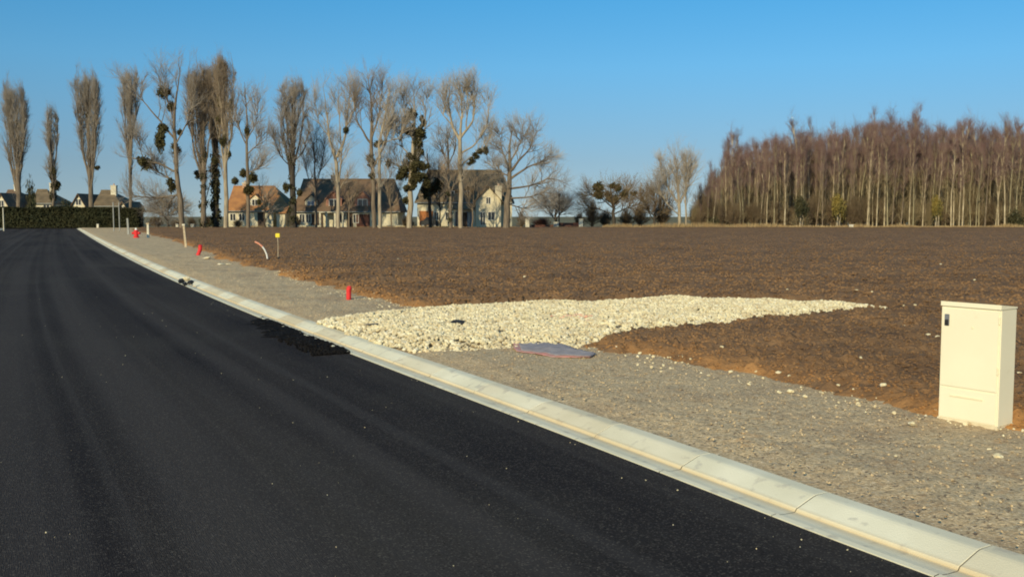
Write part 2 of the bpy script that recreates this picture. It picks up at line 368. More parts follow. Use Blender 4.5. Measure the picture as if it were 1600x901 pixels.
# verge
X, Y = persp_grid(1.6, 127.2, -.60, 1.5, 1250, .8, .03, .5)
P = np.stack([X.ravel(), Y.ravel()], 1); de = dist_edge(P[:, 0], P[:, 1]); d = sdist_line(P, SBg)
Fa = grid_faces(np.arange(len(P)).reshape(X.shape)); keep = (de[Fa] > .30).all(1) & (d[Fa] < 1.2).all(1)
zv = .060+.035*sstep(de, .40, .9)+fbm(P[:, 0]*1.2, P[:, 1]*1.2, 3, 21)*.03*sstep(de, .45, .9)+(fbm(P[:, 0]*16, P[:, 1]*16, 2, 22)*.026+np.maximum(fbm(P[:, 0]*5, P[:, 1]*5, 3, 23), 0)*.07*sstep(P[:, 1], 11, 17))*sstep(de, .42, .6)+np.where(de < .43, -.05, 0)
me = np_mesh(np.column_stack([P, zv]), Fa[keep])
cl = np.clip(.55*np.exp(-np.maximum(de-.42, 0)/.22)*sstep(fbm(P[:, 0]*.9, P[:, 1]*.9, 3, 25), -.12, .2)+.5*np.exp(-np.abs(d)/.25)*.6, 0, 1)
a_ = me.attributes.new('clay', 'FLOAT', 'POINT'); a_.data.foreach_set('value', cl.astype(np.float32))
vo = link('verge', me, M['gravel'], smooth=True); tag(vo, kind='structure')
# near part of kerb edge and verge beside/behind the camera
V = []
for s in ss[ss < 60]:
    for o_, z in ((.425, .062), (1.2, .064), (9, .06)):
        x, y = rail(s, o_); V.append((x, y, z))
ns = (ss < 60).sum()
o = link('verge_bed', np_mesh(V, grid_faces(np.arange(ns*3).reshape(ns, 3))), M['gravel']); tag(o, kind='structure')
_fa = None

# ---------------------------------------------------------------- stones
def ico(sub=1):
    b = bmesh.new(); bmesh.ops.create_icosphere(b, subdivisions=sub, radius=1); b.verts.ensure_lookup_table()
    v = np.array([x.co[:] for x in b.verts]); f = np.array([[q.index for q in x.verts] for x in b.faces]); b.free(); return v, f
IV, IF = ico(1)
def rot_mats(n):
    q = rg.normal(size=(n, 4)); q /= np.linalg.norm(q, axis=1)[:, None]; a, b, c, d = q.T
    return np.stack([np.stack([1-2*(c*c+d*d), 2*(b*c-a*d), 2*(b*d+a*c)], -1), np.stack([2*(b*c+a*d), 1-2*(b*b+d*d), 2*(c*d-a*b)], -1), np.stack([2*(b*d-a*c), 2*(c*d+a*b), 1-2*(b*b+c*c)], -1)], 1)
def stones(C, size):
    n = len(C); v = IV[None]*(1+rg.uniform(-.28, .22, (n, len(IV), 1)))*size[:, None, None]*rg.uniform(.6, 1.15, (n, 1, 3))
    v = np.einsum('nij,nkj->nki', rot_mats(n), v); v[:, :, 2] *= .8; v += C[:, None]
    f = IF[None]+(np.arange(n)*len(IV))[:, None, None]
    return np_mesh(v.reshape(-1, 3), f.reshape(-1, 3), 3)
# crushed-stone driveway
lo_, hi_ = TRg.min(0)-.3, TRg.max(0)+.3
C = rg.uniform(lo_, hi_, (90000, 2)); dt = sdist_poly(C, TRg)
dt2 = dt+fbm(C[:, 0]*3, C[:, 1]*3, 2, 40)*.14
C = C[dt2 > 0]; dt = dt2[dt2 > 0]; sp = rg.uniform(.016, .040, len(C)); n_keep = 24000
C, dt, sp = C[:n_keep], dt[:n_keep], sp[:n_keep]
hz = .075+.075*sstep(dt, 0, .6)+fbm(C[:, 0]*1.4, C[:, 1]*1.4, 2, 44)*.07+rg.uniform(0, .028, len(C))
o = link('crushed_stone', stones(np.column_stack([C, hz]), sp), M['stone'])
tag(o, 'pale crushed stone spread as a driveway across the brown soil', 'crushed stone', kind='stuff')
# driveway bed
G = np.stack(np.meshgrid(np.arange(lo_[0], hi_[0], .06), np.arange(lo_[1], hi_[1], .06)), -1); sh = G.shape[:2]; Gp = G.reshape(-1, 2); dg = sdist_poly(Gp, TRg)
hb = .03+.085*sstep(dg, -.05, .6)+fbm(Gp[:, 0]*1.4, Gp[:, 1]*1.4, 2, 44)*.07
Fa = grid_faces(np.arange(len(Gp)).reshape(sh)); Fa = Fa[(dg[Fa] > -.02).all(1)]
o = link('driveway_bed', np_mesh(np.column_stack([Gp, hb]), Fa), M['track_base'], smooth=True); tag(o, kind='structure')
# orange-marked stones on the driveway
C = np.array([gp(rnd.gauss(902, 16), rnd.gauss(493, 3), .17)[:2] for _ in range(38)])
o = link('painted_stone', stones(np.column_stack([C, np.full(len(C), .168)]), rg.uniform(.02, .035, len(C))), M['stone_red'])
tag(o, 'patch of pebbles sprayed with faded orange marking paint on the driveway', 'painted stones', kind='stuff')
# fine gravel on verge (real pebbles)
n = 45000
s_ = 4+rg.random(n)**1.8*45; of = rg.uniform(.46, 5.0, n); x, y = rail(s_+10, of); Pq = np.column_stack([x, y]); dd_ = sdist_line(Pq, SBg); dt = sdist_poly(Pq, TRg)
k = (dd_ < .12) & (dt < .0) & (y > 3.3); Pq = Pq[k]
zq = .1+fbm(Pq[:, 0]*1.2, Pq[:, 1]*1.2, 3, 21)*.03
o = link('loose_gravel', stones(np.column_stack([Pq, zq]), rg.random(len(Pq))**3*.009+.003), M['gravel'])
tag(o, 'fine grey-beige gravel lying loose on the verge', 'gravel', kind='stuff')
# soil clods
n = 100000
u = rg.uniform(-.50, .72, n); yy = 5.2*(110/5.2)**rg.random(n); Pq = np.column_stack([u*yy, yy]); d_ = sdist_line(Pq, SBg); dt = sdist_poly(Pq, TRg)
k = (d_ > .10) & (dt < -.08); Pq = Pq[k]; d_ = d_[k]
zq, _ = field_h(Pq[:, 0], Pq[:, 1], d_)
me = stones(np.column_stack([Pq, zq+.004]), rg.uniform(.005, .021, len(Pq))*np.clip(Pq[:, 1]/9, .8, 2.2))
cv = np.repeat(np.exp(-d_/.5)*rg.uniform(.3, 1, len(d_)), len(IV)).astype(np.float32)
a_ = me.attributes.new('clay', 'FLOAT', 'POINT'); a_.data.foreach_set('value', cv)
o = link('soil_clods', me, M['soil']); tag(o, 'crumbly brown clods of turned soil across the field', 'soil clods', kind='stuff')
# grit on the road and verge/soil edge
n = 380
s_ = 13+rg.random(n)**1.4*26; of = -.03-rg.random(n)**2.6*6; x, y = rail(s_, of)
o = link('road_grit', stones(np.column_stack([x, y, np.full(n, .002)]), rg.random(n)**2*.0045+.0015), M['stone'])
tag(o, 'tiny pale chippings scattered over the dark asphalt', 'grit', kind='stuff')
n = 900
sl_ = np.concatenate([[0], np.cumsum(np.hypot(*np.diff(SBg, axis=0).T))]); n0_ = sl_[np.searchsorted(-SBg[:, 1], -30)]
q_ = n0_+rg.random(n)*(sl_[-1]-n0_); t_ = np.interp(q_, sl_, np.arange(len(sl_))); i_ = np.minimum(t_.astype(int), len(SBg)-2); f_ = (t_-i_)[:, None]; Pq = SBg[i_]*(1-f_)+SBg[i_+1]*f_+rg.normal(size=(n, 2))*.16
Pq = Pq[(Pq[:, 1] < 30)]; Pq = Pq[sdist_poly(Pq, TRg) < 0]
zq = np.maximum(field_h(Pq[:, 0], Pq[:, 1], sdist_line(Pq, SBg))[0], .1)
o = link('edge_rubble', stones(np.column_stack([Pq, zq]), rg.random(len(Pq))**2.5*.018+.004), M['stone'])
tag(o, 'small pale rubble along the edge between verge gravel and soil', 'rubble', kind='stuff')

def ground_z(x, y):
    P1 = np.array([[x, y]]); a = float(field_h(P1[:, 0], P1[:, 1], sdist_line(P1, SBg))[0][0]); return max(a, .1)
def rock(px, py, w_px, label, name='loose_stone', cat='stone', group=None, m='stone', flat=.6, h=.1):
    p = gp(px, py, .15 if h else 0); s = w_px/2*p[1]/F*(.8 if flat == .55 else 1)
    v = IV2*(1+rg.uniform(-.2, .2, (len(IV2), 1))); v = v*np.array([s*1.1, s*.85, s*flat]); me = np_mesh(v, IF2, 3)
    o = link(name, me, M[m]); o.location = (p[0], p[1], (ground_z(p[0], p[1]) if h else 0)+s*flat*.45); o.rotation_euler = (rnd.uniform(-.2, .2), rnd.uniform(-.2, .2), rnd.uniform(0, 6))
    tag(o, label, cat, group); return o
IV2, IF2 = ico(2)
rocks = [(1339, 460, 9), (1230, 455, 6), (1224, 471, 9), (1288, 470, 10), (1142, 573, 9), (1000, 545, 8), (1171, 592, 9), (1235, 603, 14), (1216, 580, 11), (1380, 605, 17), (1425, 652, 16), (1362, 458, 7),
         (1464, 531, 10), (1450, 527, 9), (1500, 424, 6), (1546, 690, 9), (1560, 702, 20), (820, 437, 7), (760, 451, 6), (690, 466, 7), (622, 405, 6), (1412, 512, 8), (1470, 415, 5),
         (1580, 445, 7), (1523, 442, 6), (1258, 610, 9), (1310, 600, 9), (1430, 478, 6), (1412, 479, 5), (1128, 545, 8), (1345, 563, 8), (1400, 700, 8), (1404, 481, 7), (1592, 588, 10)]
for a in rocks:
    rock(*a, 'pale loose stone lying on its own on the brown soil or verge', group='pale stones scattered over the soil', flat=.55)
rock(717, 508, 21, 'flat black lump of debris lying on the pale driveway stones', 'debris_lump', 'debris', m='black', flat=.42).location.z += .07
rock(580, 510, 22, 'flat grey slab of stone near the left end of the driveway', 'grey_slab', 'stone', m='steel', flat=.12).location.z += .075
for (a, b, c, m_, lb) in [(283, 437, 11, 'black', 'dark broken lump nearest the asphalt in the small pile on the kerb'), (291, 434, 11, 'stone', 'pale broken lump in the middle of the small pile on the kerb'),
                         (298, 439, 10, 'black', 'dark broken lump on the right of the small pile on the kerb'), (289, 441, 9, 'black', 'lowest dark lump in the small pile on the kerb')]:
    q = rock(a, b, c, lb, 'broken_lump', 'rubble lump', 'lumps piled on the kerb', m_, .7)
# cabinet ------------------------------------------------------------------------
cx, cy = gp(1523, 658, .1)[:2]
cab = empty('utility_cabinet', (cx, cy, .06), R(-54), label='cream utility cabinet with a small black lock standing at the gravel edge', cat='utility cabinet')
# local: -Y = front (door) normal rotated; width along X
W, D, H = .445, .215, .93
b = MB(); b.box(-W/2, W/2, -D/2, D/2, -.1, H-.047, bev=.006); b.build('cabinet_body', M['cabinet'], cab)
b = MB(); b.poly([(-W/2-.002, -D/2-.009, H-.045), (W/2+.002, -D/2-.009, H-.045), (W/2+.002, D/2+.002, H-.045), (-W/2-.002, D/2+.002, H-.045),
                  (-W/2-.002, -D/2-.009, H-.012), (W/2+.002, -D/2-.009, H-.012), (W/2+.002, D/2+.002, H-.034), (-W/2-.002, D/2+.002, H-.034)],
                 [(0, 1, 2, 3), (4, 5, 6, 7), (0, 1, 5, 4), (1, 2, 6, 5), (2, 3, 7, 6), (3, 0, 4, 7)]); b.build('lid', M['cabinet'], cab)
b = MB(); b.box(-W/2+.012, W/2-.014, -D/2-.008, -D/2+.002, .295, H-.060, bev=.003); dr = b.build('door', M['cabinet'], cab)
b = MB(); b.box(-W/2+.012, W/2-.014, -D/2-.006, -D/2+.002, .060, .280, bev=.003); lp = b.build('lower_panel', M['cabinet'], cab)
for hz1_ in (.42, .78): MB().tube([(W/2-.012, -D/2-.006, hz1_), (W/2-.012, -D/2-.006, hz1_+.05)], .006, 8).build('hinge', M['dust'], dr)
b = MB(); b.box(-W/2-.003, W/2+.003, -D/2-.010, D/2+.003, -.1, .055, bev=.002); b.build('plinth', M['plinth'], cab)
b = MB(); b.box(-W/2+.09, W/2-.11, -D/2-.012, -D/2-.005, .222, .232); b.build('vent_slot', M['dust'], lp)
b = MB(); b.box(-W/2+.032, -W/2+.068, -D/2-.016, -D/2-.006, .74, .825, bev=.003); lk = b.build('lock', M['steel'], dr)
b = MB(); b.box(-W/2+.036, -W/2+.064, -D/2-.020, -D/2-.015, .743, .785, bev=.002); b.build('lock_cover', M['black'], lk)
b = MB(); b.tube([(.02, -D/2-.006, .74), (.02, -D/2-.013, .74)], .007, 8); b.build('badge', M['dust'], dr)

# tarp ------------------------------------------------------------------------
TP = [(801, 530), (812, 527), (872, 530), (902, 541), (928, 546), (920, 550), (862, 549), (836, 544), (806, 541)]
Tg = np.array([gp(a, b, .16)[:2] for a, b in TP]); c0 = Tg.mean(0)
def cloth(G, inner, z0, name, m, parent, seed):
    n = len(G)*8; V = []; Fs = []
    G2 = np.array([G[i]*(1-t)+G[(i+1) % len(G)]*t for i in range(len(G)) for t in np.arange(8)/8]); G2 = G2+np.column_stack([fbm(G2[:, 0]*6, G2[:, 1]*6, 3, seed), fbm(G2[:, 0]*6, G2[:, 1]*6, 3, seed+4)])*.035
    rs = np.linspace(0, 1, 14)
    for r_ in rs:
        q = c0+(G2-c0)*(r_*inner); z = z0+.045*np.abs(fbm(q[:, 0]*5, q[:, 1]*7, 3, 61))+.02*(1-r_)
        V += [(a-c0[0], b-c0[1], c) for a, b, c in zip(q[:, 0], q[:, 1], z)]
    for i in range(len(rs)-1):
        for k in range(n): Fs.append((i*n+k, i*n+(k+1) % n, (i+1)*n+(k+1) % n, (i+1)*n+k))
    me = bpy.data.meshes.new('m'); me.from_pydata(V, [], Fs); o = link(name, me, m, parent, True); md = o.modifiers.new('s', 'SOLIDIFY'); md.thickness = .004; return o
tp = empty('tarp', (c0[0], c0[1], .105), label='crumpled grey sheet with reddish pink edges lying beside the driveway', cat='tarpaulin')
cloth(Tg, 1.0, 0, 'red_edge', M['tarp_red'], tp, 90)
cloth(Tg+np.array([.05, .01]), .95, .010, 'grey_cover', M['tarp'], tp, 95)

# black patch of loose tar by the kerb -------------------------------------------------
s_a = np.interp(gp(378, 495)[1], L[:, 1], S); s_b = np.interp(gp(546, 552)[1], L[:, 1], S)
if s_a > s_b: s_a, s_b = s_b, s_a
sv = np.linspace(s_a-.3, s_b+.5, 150); ov = np.linspace(-1.25, .06, 40); V = []
SV, OV = np.meshgrid(sv, ov, indexing='ij'); XX, YY = rail(SV.ravel(), OV.ravel())
tt = (SV.ravel()-s_a)/(s_b-s_a); wv = .12+.38*np.sin(np.clip(tt*.9+.1, 0, 1)*math.pi)**.8
ed = wv+OV.ravel()+fbm(XX*2.6, YY*2.6, 4, 70)*.42
hh = -.03+.045*sstep(ed, -.05, .2)*sstep(tt, -.06, .06)*sstep(1.04-tt, -.02, .06)+(fbm(XX*9, YY*9, 3, 71)*.055)
o = link('asphalt_patch', np_mesh(np.column_stack([XX, YY, hh]), grid_faces(np.arange(len(XX)).reshape(SV.shape))), M['fresh_tar'], smooth=True); tag(o, kind='structure')
n = 420; s_ = s_a+rg.random(n)**2.2*(s_b-s_a)*.35; of = -rg.random(n)*.45; x, y = rail(s_, of)
o = link('tar_crumbs', stones(np.column_stack([x, y, np.full(n, .012)]), rg.uniform(.006, .024, n)), M['fresh_tar'])
tag(o, 'black asphalt crumbs heaped at the near end of the dark patch beside the kerb', 'asphalt crumbs', kind='stuff')

# ---------------------------------------------------------------- small site things
def foot(px, py, h=.1): p = gp(px, py, h); return p[0], p[1], ground_z(p[0], p[1])-.01
# near red pipe stub
x, y, z = foot(545, 467)
t = empty('pipe_stub', (x, y, z), label='short bright red pipe end standing upright at the soil edge, nearest of the red ones', cat='pipe end')
MB().tube([(0, 0, 0), (0, 0, .17), (.006, 0, .185), (.012, 0, .215)], [.046, .046, .048, .048], 16).build('pipe', M['red'], t, False)
MB().tube([(.012, 0, .215), (.02, 0, .250)], [.049, .028], 16).build('cap', M['red'], t)
# middle red
x, y, z = foot(313, 399)
t = empty('pipe_stub', (x, y, z), label='red bent pipe end with a flared foot beside the pale timber lath', cat='pipe end')
MB().tube([(-.10, 0, 0), (-.05, 0, .12), (.0, 0, .24), (.01, 0, .38)], [.075, .07, .075, .075], 14).build('pipe', M['red'], t)
MB().tube([(.01, 0, .38), (.01, 0, .42)], [.085, .05], 14).build('cap', M['red'], t)
# far red hydrant
x, y, z = foot(213, 371.5)
t = empty('hydrant', (x, y, z), label='squat red hydrant with a white top beside a timber stake near the hedge', cat='hydrant')
MB().tube([(0, 0, 0), (0, 0, .10), (0, 0, .12), (0, 0, .50), (0, 0, .56)], [.20, .20, .14, .16, .10], 16).build('barrel', M['red'], t)
MB().tube([(0, 0, .56), (0, 0, .70)], [.09, .07], 12).build('cap', M['white'], t)
for s in (-1, 1): MB().tube([(s*.15, 0, .34), (s*.29, -.04, .34)], [.085, .085], 12).build('outlet', M['red'], t)
# yellow marker
x, y, z = foot(434.5, 406)
t = empty('marker_post', (x, y, z), label='thin marker rod with a square yellow head at the clay edge', cat='marker')
MB().tube([(0, 0, 0), (.01, 0, .40), (0, 0, .74)], .013, 8).build('rod', M['stake'], t)
MB().box(-.075, .075, -.02, .02, .70, .84, bev=.012).build('marker_head', M['yellow'], t)
# bent conduit
x, y, z = foot(418, 410)
t = empty('conduit', (x, y, z), label='curved conduit with pale foot and orange end bending left out of the clay', cat='pipe')
MB().tube([(0, 0, 0), (-.02, 0, .14), (-.09, .0, .30), (-.16, 0, .40)], .026, 10).build('lower_pipe', M['white'], t)
MB().tube([(-.158, 0, .398), (-.26, 0, .49), (-.40, 0, .56)], .030, 10).build('pipe_end', M['pinkpipe'], t)
# leaning lath and stakes
def stake(px, py, px2, py2, wpx, m, label, name='stake', cat='stake', head=None, group=None):
    x, y, z = foot(px, py); top = at(px2, py2, y); w_ = wpx*y/F/2
    t = empty(name, (x, y, z), label=label, cat=cat, group=group)
    dx, dz = top.x-x, top.z-z; b = MB()
    b.poly([(-w_, -w_*.6, -.1), (w_, -w_*.6, -.1), (w_, w_*.6, -.1), (-w_, w_*.6, -.1), (dx-w_*.8, -w_*.5, dz), (dx+w_*.8, -w_*.5, dz), (dx+w_*.8, w_*.5, dz), (dx-w_*.8, w_*.5, dz)],
           [(0, 1, 2, 3), (4, 5, 6, 7), (0, 1, 5, 4), (1, 2, 6, 5), (2, 3, 7, 6), (3, 0, 4, 7)]); b.build('stake_shaft', M[m], t)
    if head: MB().box(dx-w_*1.3, dx+w_*1.3, -w_, w_, dz-.02, dz+.07, bev=.01).build('stake_head', M[head], t)
    return t
stake(291, 386, 287, 352, 3.6, 'stake', 'pale timber lath leaning left, tallest one at the verge edge', head='post_pale')
stake(231.5, 371, 231, 350, 3.6, 'post_pale', 'short pale upright stake just right of the red hydrant', head='stake')
stake(201, 366, 199, 341, 3, 'post_grey', 'grey upright stake just left of the red hydrant')
for px in (178, 187):
    x, y, z = foot(px, 361.5 if px == 178 else 361)
    t = empty('sign_post', (x, y, z), label='thin grey metal pole before the hedge, %s of the pair' % ('left' if px == 178 else 'right'), cat='pole', group='pair of poles before the hedge')
    hgt = at(px, 317, y).z-z
    MB().tube([(0, 0, -.1), (0, 0, hgt)], .055, 8).build('pole', M['post_grey'], t); MB().tube([(0, 0, hgt), (0, 0, hgt+.06)], [.075, .05], 8).build('cap', M['post_grey'], t)
x, y, z = foot(6, 359.5); t = empty('sign_post', (x, y, z), label='pale slender pole on the far left side of the road', cat='pole')
hgt = at(6, 326, y).z-z
MB().tube([(0, 0, -.1), (0, 0, hgt)], [.07, .05], 8).build('pole', M['post_pale'], t); MB().tube([(0, 0, hgt), (0, 0, hgt+.08)], [.08, .05], 8).build('cap', M['post_pale'], t)
# lumps of pale rubble by the middle red stub
for (a, b_, c, lb) in [(345, 411, 14, 'flat pale slab of rubble on the gravel before the orange clay, left one'), (358, 411, 10, 'small pale slab of rubble before the orange clay, right one'), (322, 402, 16, 'low grey slab at the foot of the bent red pipe end')]:
    rock(a, b_, c, lb, 'rubble_slab', 'rubble slab', flat=.25)

# ---------------------------------------------------------------- trees
def unit(v): return v/np.maximum(np.linalg.norm(v, axis=-1, keepdims=True), 1e-9)
def tubes(P, Rr, n):
    """P (N,K,3), R (N,K) -> verts, quads"""
    N, K, _ = P.shape; T = unit(np.gradient(P, axis=1)); ref = np.where(np.abs(T[..., 1:2]) < .9, np.array([0, 1., 0]), np.array([1., 0, 0]))
    A = unit(np.cross(T, ref)); B = np.cross(T, A); an = np.arange(n)*2*np.pi/n
    V = P[:, :, None]+Rr[:, :, None, None]*(A[:, :, None]*np.cos(an)[:, None]+B[:, :, None]*np.sin(an)[:, None])
    id_ = np.arange(N*K*n).reshape(N, K, n); a = id_[:, :-1]; b = id_[:, 1:]
    return V.reshape(-1, 3), np.stack([a, np.roll(a, -1, 2), np.roll(b, -1, 2), b], -1).reshape(-1, 4)
def resample(pts, K):
    pts = np.asarray(pts, float); s = np.concatenate([[0], np.cumsum(np.linalg.norm(np.diff(pts[:, :3], axis=0), axis=1))]); t = np.linspace(0, s[-1], K)
    return np.stack([np.interp(t, s, pts[:, i]) for i in range(pts.shape[1])], 1)
def children(P, Rr, m, t0, t1, ang, length, K, rr, up, trop, wig, taper=.35, tpow=1.0, shape=None):
    N, KK, _ = P.shape; tot = N*m; t = t0+(t1-t0)*rg.random(tot)**tpow; par = np.repeat(np.arange(N), m); f = t*(KK-1); i = np.minimum(f.astype(int), KK-2); fr = (f-i)[:, None]
    base = P[par, i]*(1-fr)+P[par, i+1]*fr; tg = unit(P[par, i+1]-P[par, i]); rb = Rr[par, i]*(1-fr[:, 0])+Rr[par, i+1]*fr[:, 0]
    rv = unit(rg.normal(size=(tot, 3))); side = unit(np.cross(tg, rv)); a = np.radians(rg.uniform(ang[0], ang[1], tot))[:, None]
    d = unit(tg*np.cos(a)+side*np.sin(a)+np.array([0, 0, up])); ln = rg.uniform(length[0], length[1], tot)
    if shape is not None: ln = ln*shape(t)
    out = np.zeros((tot, K, 3)); out[:, 0] = base; q = base.copy(); st = ln/(K-1)
    for k in range(1, K):
        d = unit(d+np.array([0, 0, trop])+rg.normal(size=(tot, 3))*wig); q = q+d*st[:, None]; out[:, k] = q
    r0 = np.minimum(rr, rb*.9); R2 = r0[:, None]*(1-(1-taper)*np.linspace(0, 1, K))[None]
    return out, R2
def squeeze(P, fn):
    b = P[:, :1]; D = P-b; tip = P[:, -1]
    rb = np.hypot(P[:, 0, 0]-fn[0], P[:, 0, 1]-fn[1]); rt = np.hypot(tip[:, 0]-fn[0], tip[:, 1]-fn[1]); slack = rg.uniform(.55, 1.25, len(P))
    k = np.ones(len(P))
    for _ in range(3):
        zt = P[:, 0, 2]+(tip[:, 2]-P[:, 0, 2])*k; rr_ = rb+(rt-rb)*k; Wd = np.interp(zt, fn[2], fn[3])*slack
        Wd = np.where(zt > fn[2][-1]+rg.uniform(-1.1, .3, len(P)), -1, Wd)
        k = np.where(rr_ > np.maximum(Wd, rb), k*.62, k)
    return b+D*np.maximum(k, .12)[:, None, None]
def join(parts):
    Vs, Fs, b = [], [], 0
    for v, f in parts: Vs.append(v); Fs.append(f+b); b += len(v)
    return np_mesh(np.concatenate(Vs), np.concatenate(Fs))
def leafblob(n, size, shell=.55):
    """unit ball of small leaf faces"""
    c = unit(rg.normal(size=(n, 3)))*(shell+(1-shell)*rg.random((n, 1)))*rg.uniform(.75, 1.08, (n, 1))
    Rm = rot_mats(n); q = np.array([[-1, -.45, 0], [1, -.45, 0], [1, .45, 0], [-1, .45, 0]])*size
    v = np.einsum('nij,kj->nki', Rm, q)*rg.uniform(.6, 1.4, (n, 1, 1))+c[:, None]
    return v.reshape(-1, 3), np.arange(n*4).reshape(n, 4)
mist_mesh = []
for k in range(3):
    vv_, ff_, b_0 = [], [], 0
    for q_ in range(11):
        c_ = unit(rg.normal(size=3))*rg.uniform(.2, .62); v, f = leafblob(150, .19, .1); vv_.append(v*rg.uniform(.40, .60)+c_); ff_.append(f+b_0); b_0 += len(v)
    me = np_mesh(np.concatenate(vv_), np.concatenate(ff_)); me.name = 'mistletoe'; me.materials.append(M['mistletoe']); mist_mesh.append(me)
def mistletoe(root, px, py, rpx, Y, rpy=None, m=None, name='mistletoe'):
    p = at(px, py, Y); o = bpy.data.objects.new(name, mist_mesh[rnd.randrange(3)]); COL.objects.link(o); o.parent = root
    rpx *= 1.28; rpy = (rpy or rpx/1.28)*1.28; s = rpx*Y/F; o.location = p-root.location; o.location.y += rnd.uniform(-.3, .3); o.scale = (s, s, (rpy or rpx)*Y/F); o.rotation_euler = (0, 0, rnd.uniform(0, 6)); return o
TREES = []
def tree(name, label, cat, Y, leaders, prm, barks=('bark_grey', 'twig_grey'), env=None, mist=(), ivy=(), group=None, auto=0):
    """leaders: list of lists of (px,py,radius_m) in photo pixels at depth Y (first = trunk). prm: list of level dicts"""
    px0, py0 = leaders[0][0][0], leaders[0][0][1]; b0 = at(px0, py0, Y); root = empty(name, (b0.x, Y, .05), label=label, cat=cat, group=group)
    off = np.array(root.location)
    LP, LR, TP_ = [], [], []
    if env is not None and auto:
        ys_, ws_ = np.array(env[0], float), np.array(env[1], float); top_, bot_ = ys_[-1], leaders[0][0][1]
        for k in range(auto):
            t_ = rnd.uniform(.22, .5); yb_ = bot_+(top_-bot_)*t_; ye_ = top_+rnd.uniform(2, 28); f_ = (k+.5)/auto*2-1+rnd.uniform(-.15, .15)
            x0_ = px0+(env[2]-px0)*t_; dx_ = f_*.78*np.interp(-(ye_+14), -ys_, ws_); ym_ = yb_+(ye_-yb_)*.45
            leaders = leaders+[[(x0_, yb_, .16), (x0_+dx_*.75, ym_, .10), (env[2]+dx_, ye_, .02)]]
    for li_, ld in enumerate(leaders):
        dep = 0 if li_ == 0 else rnd.uniform(-1.4, 1.4)
        pts = []
        for j, q in enumerate(ld):
            p = at(q[0], q[1], Y); v = np.array(p)-off
            if li_ == 0 and j == 0: v[2] = -.15
            v[1] += dep*(j/max(1, len(ld)-1)); pts.append((*v, q[2]))
        rs = resample(pts, 12); rs[1:-1, :3] += rg.normal(size=(10, 3))*np.array([.05, .05, 0])
        LP.append(rs[:, :3]); LR.append(rs[:, 3])
    P0, R0 = np.array(LP), np.array(LR)*.88
    trunk = [tubes(P0, R0, 8)]
    crown = []
    P_, R_ = P0, R0
    lv = []
    for k, q in enumerate(prm):
        q = dict(q); nn = q.pop('sides', 3); Pn, Rn = children(P_, R_, **q)
        if env is not None:
            Wm = np.array(env[1])*1.2*Y/F; Zm = np.array([at(px0, e, Y).z for e in env[0]])-off[2]; o_ = np.argsort(Zm); cxm = (env[2]-px0)*Y/F
            Pn = squeeze(Pn, (cxm, 0, Zm[o_], Wm[o_]))
        (trunk if k == 0 and len(prm) > 2 else crown).append(tubes(Pn, Rn, 5 if k == 0 else nn)); P_, R_ = Pn, Rn
    link('trunk', join(trunk), M[barks[0]], root, True); link('crown', join(crown), M[barks[1]], root)
    for mm in mist: mistletoe(root, mm[0], mm[1], mm[2], Y, mm[3] if len(mm) > 3 else None)
    for (ax, ay, bx, by, r_, cnt) in ivy:
        vv, ff, bb = [], [], 0
        for i in range(cnt):
            t = (i+rnd.random())/cnt; p = np.array(at(ax+(bx-ax)*t, ay+(by-ay)*t, Y))-off; rm = r_*Y/F*rnd.uniform(.5, 1.15)
            v, f = leafblob(90, .22, .2); vv.append(v*np.array([rm, rm, rm*1.3])+p+rg.normal(size=3)*r_*Y/F*.25); ff.append(f+bb); bb += len(v)
        link('ivy', np_mesh(np.concatenate(vv), np.concatenate(ff)), M['ivy'], root)
    return root
def columnar_prm(n1=46, n2=8, n3=6, l1=(3, 6.5), t0=.1, wide=1.0):
    return [dict(m=n1, t0=t0, t1=.97, ang=(14, 36), length=l1, K=6, rr=.058, up=.75*1/wide, trop=.20, wig=.06, tpow=.8, shape=lambda t: 1.05-.62*t),
            dict(m=n2, t0=.10, t1=1., ang=(18, 50), length=(1.0, 2.3), K=4, rr=.026, up=.38, trop=.12, wig=.12),
            dict(m=n3, t0=.15, t1=1., ang=(20, 60), length=(.5, 1.3), K=3, rr=.0115, up=.22, trop=.08, wig=.14)]
def open_prm(n1=16, n2=8, n3=7, l1=(2, 4.5), t0=.25, ang=(30, 60), up=.35, trop=.1, tw=.012):
    tw *= .85
    return [dict(m=n1, t0=t0, t1=1., ang=ang, length=l1, K=6, rr=.055, up=up, trop=trop, wig=.10, shape=lambda t: 1.1-.55*t),
            dict(m=n2, t0=.15, t1=1., ang=(20, 55), length=(1., 2.3), K=4, rr=.026, up=.2, trop=.08, wig=.10),
            dict(m=n3, t0=.15, t1=1., ang=(20, 55), length=(.45, 1.2), K=3, rr=tw, up=.1, trop=.06, wig=.1)]
PG = 'row of bare poplars behind the field'
YB = 136
# P1 .. P4 behind the hedge on the left
tree('poplar_tree', 'broad bare poplar at the far left edge behind the hedge', 'tree', YB, [[(30, 357, .42), (28, 280, .34), (26, 200, .2), (26, 150, .04)], [(28, 310, .2), (13, 250, .15), (8, 160, .03)], [(28, 300, .2), (36, 240, .14), (38, 155, .03)]],
     columnar_prm(15, 8, 6), env=([325, 300, 260, 200, 150, 130], [22, 32, 35, 31, 24, 12], 22), mist=[(34, 200, 5)], group=PG, auto=6)
tree('poplar_tree', 'narrowest bare poplar with a dark leafy lump low on its trunk', 'tree', YB, [[(84, 357, .25), (83, 280, .18), (80, 220, .1), (79, 170, .02)]], columnar_prm(17, 7, 5, (2, 4)),
     env=([325, 290, 250, 200, 165], [9, 12, 14, 13, 9], 81), mist=[(84, 270, 6, 9), (88, 288, 8, 9), (83, 305, 6, 9)], group=PG, auto=3)
